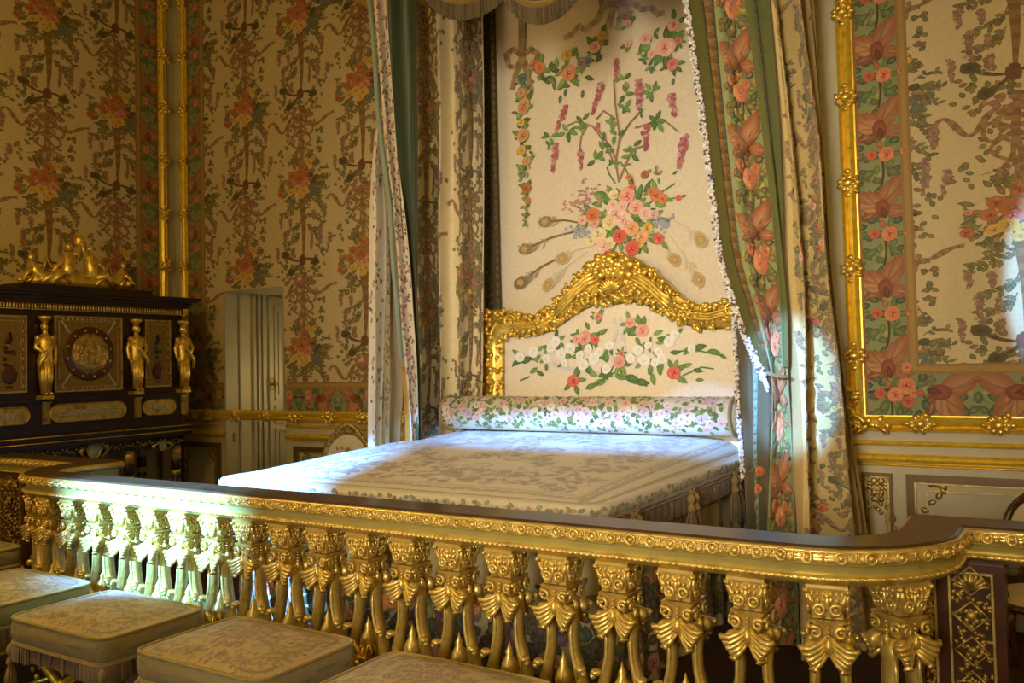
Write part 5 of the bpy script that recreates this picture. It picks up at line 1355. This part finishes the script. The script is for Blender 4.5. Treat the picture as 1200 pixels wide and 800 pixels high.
# ================================================================== STOOLS
def superell(w,d,n=4.5,N=56):
    out=[]
    for i in range(N):
        a=2*PI*i/N; c,s=math.cos(a),math.sin(a)
        out.append((w*abs(c)**(2/n)*(1 if c>=0 else -1),d*abs(s)**(2/n)*(1 if s>=0 else -1)))
    return out
def make_stool(seed,label):
    lr=random.Random(seed)
    st_=empty('folding_stool',label,'stool',(0,0,0),0,'stools in front of the balustrade')
    w,d=.372,.272; ZS=.50
    ol=superell(w,d,10,84)
    cu=MB(); cu.col=H('bca36c'); rings=12
    def sz(x,y):
        u,v=min(1,abs(x)/w),min(1,abs(y)/d); return ZS+.055*(1-u**2.4)*(1-v**2.4)
    vs=[(0,0,sz(0,0))]
    for r in range(1,rings+1):
        k=(r/rings)**.85
        for x,y in ol: vs.append((x*k,y*k,sz(x*k,y*k)))
    N=len(ol); fs=[(0,1+i,1+(i+1)%N) for i in range(N)]
    for r in range(rings-1):
        for i in range(N): a=1+r*N+i; b=1+r*N+(i+1)%N; fs.append((a,a+N,b+N,b))
    cu.add(vs,fs,True)
    # side band
    prof=[(0,ZS),(.006,ZS-.012),(.012,ZS-.05),(.008,ZS-.085),(0,ZS-.1),(-.03,ZS-.11)]
    vs=[];
    for o,z in prof:
        for x,y in ol: q=math.hypot(x,y); vs.append((x*(1+o/q),y*(1+o/q),z))
    cu.add(vs,[(r*N+i,(r+1)*N+i,(r+1)*N+(i+1)%N,r*N+(i+1)%N) for r in range(len(prof)-1) for i in range(N)],True,[H('978c64')]*len(vs))
    p=Pat()
    for k in range(1000):
        x,y=lr.uniform(-w,w),lr.uniform(-d,d); e=max(abs(x)/w,abs(y)/d); 
        rr_=math.hypot(x/w,y/d)
        if e>.93: continue
        if (rr_<.5) or (.6<e<.84) or lr.random()<.35:
            p.leaf(x,y,lr.uniform(.018,.036),.013,lr.random()*6.3,mix(lr.choice([H('8d7a50'),H('9a8258'),H('7f7a4e'),H('a5825c'),H('8a6a4c')]),H('b8a47c'),.22),1)
    for k in range(26):
        a=2*PI*k/26; r=.5; p.rose(w*r*math.cos(a)*(.55 if k%2 else .2),d*r*math.sin(a)*(.9 if k%2 else .3),.014,(H('c9a086'),H('b07a62'),H('8f4a3c')),1,[H('7a7a48'),H('8f8a52')],3)
    # border rows near the edge
    for k in range(76):
        a=2*PI*(k/76); c,s=math.cos(a),math.sin(a); x=w*.86*abs(c)**(2/8)*(1 if c>=0 else -1); y=d*.83*abs(s)**(2/8)*(1 if s>=0 else -1)
        p.leaf(x,y,.02,.013,a+.6,H('857650'),2)
    p.emit(cu,lambda x,y,h:(x,y,sz(x,y)+h),None,.0008,.0003)
    p=Pat()
    for k in range(90): p.leaf(k/90*N,lr.uniform(.025,.075),1.3 if 0 else .9,.014,0,lr.choice([H('8a7a78'),H('7a8070'),H('94705f'),H('6c7058')]),1)
    def side(s_,z,h):
        i=int(s_)%N; u=s_-int(s_); a=ol[i];b=ol[(i+1)%N]; x=a[0]*(1-u)+b[0]*u; y=a[1]*(1-u)+b[1]*u; q=math.hypot(x,y); o=.013+h
        return (x*(1+o/q),y*(1+o/q),ZS-z)
    p.emit(cu,side,None,.001)
    seat=cu.build('seat_cushion',BROC,st_)
    g=MB(); g.tube([(x*1.008,y*1.008,ZS+.002) for x,y in ol],.0075,6,closed=True); g.tube([(x*1.0,y*1.0,ZS-.105) for x,y in ol],.007,6,closed=True); g.c=[H('a08c48')]*len(g.v); g.build('piping',TRIM,seat)
    f=MB(); per=[]
    ol2=superell(w*1.005,d*1.005,10,220)
    for k,(x,y) in enumerate(ol2):
        for q in (0,.5):
            x2,y2=ol2[(k+1)%220]; X=x*(1-q)+x2*q; Y=y*(1-q)+y2*q
            f.col=lr.choice([H('8f7c68'),H('a38f78'),H('7d6a5a'),H('93807a')])
            rr2=math.hypot(X,Y); o=lr.uniform(.0,.008)/rr2
            f.tube([(X,Y,ZS-.105),(X*(1+o),Y*(1+o),ZS-.15),(X*(1+o),Y*(1+o),ZS-.19+lr.uniform(-.004,.004))],[.003,.0045,.004],4,False)
    f.col=H('6f5d4c'); ol3=superell(w*.99,d*.99,10,80); f.add([(x,y,z) for z in (ZS-.1,ZS-.18) for x,y in ol3],[(i,(i+1)%80,80+(i+1)%80,80+i) for i in range(80)],True)
    g=MB(); g.tube([(x*1.01,y*1.01,ZS-.112) for x,y in ol],.006,6,closed=True); g.c=[H('a58a70')]*len(g.v); f.merge(g)
    f.build('fringe',TRIM,st_)
    for sx in (-1,1):
        for sy in (-1,1):
            t=MB(); tassel(t,0,0,0,1.0,[H('a08a6a'),H('8f7a66'),H('a5907c'),H('7d6a58')]); o=t.build('tassel',TRIM,st_); o.location=(sx*(w-.012)*1.0,sy*(d-.012)*1.0,ZS-.12)
    # crossed gilt legs on both long sides with turned stretchers
    for sy in (-1,1):
        for sx in (-1,1):
            l=MB(); y=sy*(d-.05)+sx*.008
            l.tube([(sx*(w-.05),y,ZS-.11),(sx*.18,y,.34),(0,y,.235),(-sx*.17,y,.12),(-sx*(w-.06),y,.03)],[.02,.021,.026,.02,.018],8)
            l.blob((-sx*(w-.055),y,.028),(.035,.022,.027),None,9,7); l.blob((0,y,.235),(.034,.022,.034),None,10,7)
            for k in range(5): l.blob((sx*(w-.08-.03*k),y-.012,ZS-.13-.03*k+.0),(.012,.012,.016),None,6,4)
            l.build('crossed_leg',GOLD,st_)
    for sx in (-1,1):
        l=MB(); l.tube([(sx*(w-.06),-(d-.05),.05),(sx*(w-.06),0,.05),(sx*(w-.06),d-.05,.05)],[.012,.018,.012],8); l.tube([(sx*(w-.05),-(d-.04),ZS-.115),(sx*(w-.05),d-.04,ZS-.115)],.016,8); l.build('stretcher',GOLD,st_)
    return st_
stl=['brocade folding stool second from the far left end of the row','brocade folding stool in the bottom left corner with its left tassel showing','brocade folding stool between the corner stool and the one cut off by the picture bottom']
S=make_stool(3,stl[1]); S.location=(-3.835,2.515,0)
labs=[(-2.86,2.50,'brocade folding stool just left of the rightmost one, its fringe cut by the picture bottom'),(-1.9,2.47,'rightmost brocade folding stool of which only the back half of the seat shows'),
      (-4.80,2.56,'brocade folding stool at the left picture edge with a blue daylight patch on its seat'),(-6.16,2.93,'small looking farthest brocade folding stool at the left edge against the balustrade')]
S['label']='brocade folding stool nearest the bottom left corner with its whole fringed left front showing'
for x,y,l in labs:
    c=copytree(S); c.location=(x,y,0); c['label']=l

# ================================================================== CHAIRS AGAINST THE WALL
def armchair(label,loc,rz,FR=GDARK):
    ch=empty('armchair',label,'armchair',loc,rz)
    seat=MB(); seat.col=H('cbb98c'); ol=superell(.31,.28,4,40)
    vs=[(0,0,.49)]+[(x*k,y*k,.44+.05*(1-k**3)) for k in (.3,.6,.85,1) for x,y in ol]+[(x,y,.36) for x,y in ol]
    N=40; seat.add(vs,[(0,1+i,1+(i+1)%N) for i in range(N)]+[(1+r*N+i,1+(r+1)*N+i,1+(r+1)*N+(i+1)%N,1+r*N+(i+1)%N) for r in range(4) for i in range(N)],True)
    p=Pat()
    for k in range(12): p.rose(rng.uniform(-.18,.18),rng.uniform(-.15,.15),.03,rng.choice([PNK,RED]),3,GRN,2)
    p.emit(seat,lambda x,y,h:(x,y,.44+.05*(1-min(1,math.hypot(x/.31,y/.28))**3)+h),None,.004); seat.build('seat',SILK,ch)
    b=MB(); b.col=H('cfc09a'); tl=.22; zc_=.82; rx,rz_=.24,.25
    vs=[(0,.27+.0,zc_)]; 
    for k in (.4,.75,1):
        for i in range(40): a=2*PI*i/40; z=rz_*k*math.sin(a); vs.append((rx*k*math.cos(a),.24+tl*(z+.3)*.5+.0,zc_+z))
    vs[0]=(0,.24+tl*.15-.03,zc_)
    b.add(vs,[(0,1+(i+1)%40,1+i) for i in range(40)]+[(1+r*40+i,1+r*40+(i+1)%40,1+(r+1)*40+(i+1)%40,1+(r+1)*40+i) for r in range(2) for i in range(40)],True)
    p=Pat()
    for k in range(9): p.rose(rng.uniform(-.12,.12),rng.uniform(-.12,.12),.035,rng.choice([PNK,COR]),3,GRN,2)
    p.emit(b,lambda x,y,h:(x,.24+tl*(y+.3)*.5-.03*(1-min(1,math.hypot(x/rx,y/rz_)))-h,zc_+y),None,.004)
    b.build('backrest',SILK,ch)
    f=MB(); pts=[((rx+.025)*math.cos(2*PI*i/36),.245+tl*((rz_+.025)*math.sin(2*PI*i/36)+.3)*.5,zc_+(rz_+.025)*math.sin(2*PI*i/36)) for i in range(36)]
    f.tube(pts,.026,8,closed=True,up=(0,-1,0))
    for i in range(24):
        a=PI*(.18+.64*i/23); f.blob(((rx+.03)*math.cos(a),.235+tl*(rz_*math.sin(a)+.3)*.5,zc_+(rz_+.04+.045*max(0,math.sin(a*3-PI)))*math.sin(a)),(.024,.02,.022),Matrix.Rotation(a,3,'Y'),7,5)
    for k in range(10): f.blob((rng.uniform(-.08,.08),.33,zc_+rz_+.05+rng.uniform(-.02,.035)),(.03,.018,.018),Matrix.Rotation(rng.random()*3,3,'Y'),7,5)
    for s in (-1,1): f.tube([(s*.2,.25,.42),(s*.17,.27,.6)],.018,7)
    f.build('back_frame',FR,ch)
    for s in (-1,1):
        a=MB(); a.tube([(s*.26,.3,.72),(s*.33,.12,.68),(s*.33,-.08,.66),(s*.34,-.12,.6),(s*.3,-.14,.44)],[.016,.02,.024,.018,.02],8); a.blob((s*.33,.02,.69),(.03,.09,.02),None,8,6); a.build('armrest',FR,ch)
        for y in (-.22,.22):
            l=MB(); l.tube([(s*.27,y,.4),(s*.29,y*1.08,.28),(s*.26,y,.1),(s*.28,y*1.1,.0)],[.03,.028,.016,.018],8); l.build('leg',FR,ch)
    g=MB(); ol=superell(.32,.29,4,40); g.tube([(x,y,.39) for x,y in ol],.028,7,closed=True); g.build('seat_rail',FR,ch)
    return ch
q=at(403,490,'y',5.45); 
A1_=armchair('gilt armchair with oval back half hidden behind the bed left of the curtains',(q.x,5.2,0),0)
q=at(1192,600,'y',5.6); 
A2_=armchair('dark walnut armchair behind the balustrade against the right hand panelling',(-.02,5.5,0),.1,PED)
A2_.scale=(.80,.80,.78)
# ================================================================== LIGHT
w=bpy.data.worlds.new('world'); SC.world=w; w.use_nodes=True
bg=w.node_tree.nodes['Background']; bg.inputs[0].default_value=(*lin((255,208,112)),1); bg.inputs[1].default_value=.13
def area(name,loc,to,size,energy,col,spread=180,sy=None):
    l=bpy.data.lights.new(name,'AREA'); l.energy=energy; l.color=lin(col); l.size=size; l.spread=R(spread)
    if sy: l.shape='RECTANGLE'; l.size_y=sy
    o=bpy.data.objects.new(name,l); COL.objects.link(o); o.location=loc
    o.rotation_euler=(Vector(to)-Vector(loc)).to_track_quat('-Z','Y').to_euler(); return o
def spot(name,loc,to,energy,col,ang,blend=.4,rad=.05,scale=(1,1)):
    l=bpy.data.lights.new(name,'SPOT'); l.energy=energy; l.color=lin(col); l.spot_size=R(ang); l.spot_blend=blend; l.shadow_soft_size=rad
    o=bpy.data.objects.new(name,l); COL.objects.link(o); o.location=loc
    o.rotation_euler=(Vector(to)-Vector(loc)).to_track_quat('-Z','Y').to_euler(); o.scale=(*scale,1); return o
WARM=(255,206,98); BLUE=(104,170,255); NEU=(255,238,212)
# chandeliers of the room (candle light)
for i,(x,y,z) in enumerate(((-2.0,.6,3.1),(-4.9,1.6,3.2),(1.5,1.4,3.1))):
    l=bpy.data.lights.new('chandelier_glow','POINT'); l.energy=[22,96,58][i]; l.color=lin(WARM); l.shadow_soft_size=.35
    o=bpy.data.objects.new('chandelier_glow',l); COL.objects.link(o); o.location=(x,y,z)
# tall windows of the opposite wall, mostly shuttered
area('window_light',(-.5,-3.2,2.6),(-2.3,5.9,2.2),1.2,28,NEU,44,2.2)
area('window_light',(-5,-3.2,2.6),(-5.2,5,1.0),1.2,14,NEU,120,2.6)
# daylight shafts through the gaps
CAMP=Vector((-4.2,-3.2,3.2))
spot('daylight_shaft',(-4.6,-3.2,3.3),(-4.22,3.3,.88),37000,BLUE,13.5,.9,.04,(1.15,.88))
spot('daylight_shaft',(-2.6,-3.2,3.4),(-2.75,5.45,1.08),10500,BLUE,9,.8,.05,(2.4,.34))
spot('daylight_shaft',(-.8,-3.2,2.8),(-1.28,5.2,1.46),9000,BLUE,6.2,.5,.03,(.62,.98))
spot('daylight_shaft',(-1.4,-3.2,2.8),(-1.98,5.5,1.36),1300,BLUE,4.0,.6,.03,(1.2,.6))
spot('daylight_shaft',(.6,-3.2,2.6),(.05,5.95,2.05),8000,BLUE,5.5,.35,.03,(.65,1.5))
# added fill light, hidden inside the passage to brighten the little door
l=bpy.data.lights.new('passage_fill','POINT'); l.energy=5; l.color=lin((255,225,170)); l.shadow_soft_size=.1
o=bpy.data.objects.new('passage_fill',l); COL.objects.link(o); o.location=(-6.45,6.75,1.5)
vs_=SC.view_settings; vs_.view_transform='Standard'; vs_.look='None'; vs_.exposure=.5; vs_.gamma=1; vs_.use_curve_mapping=False
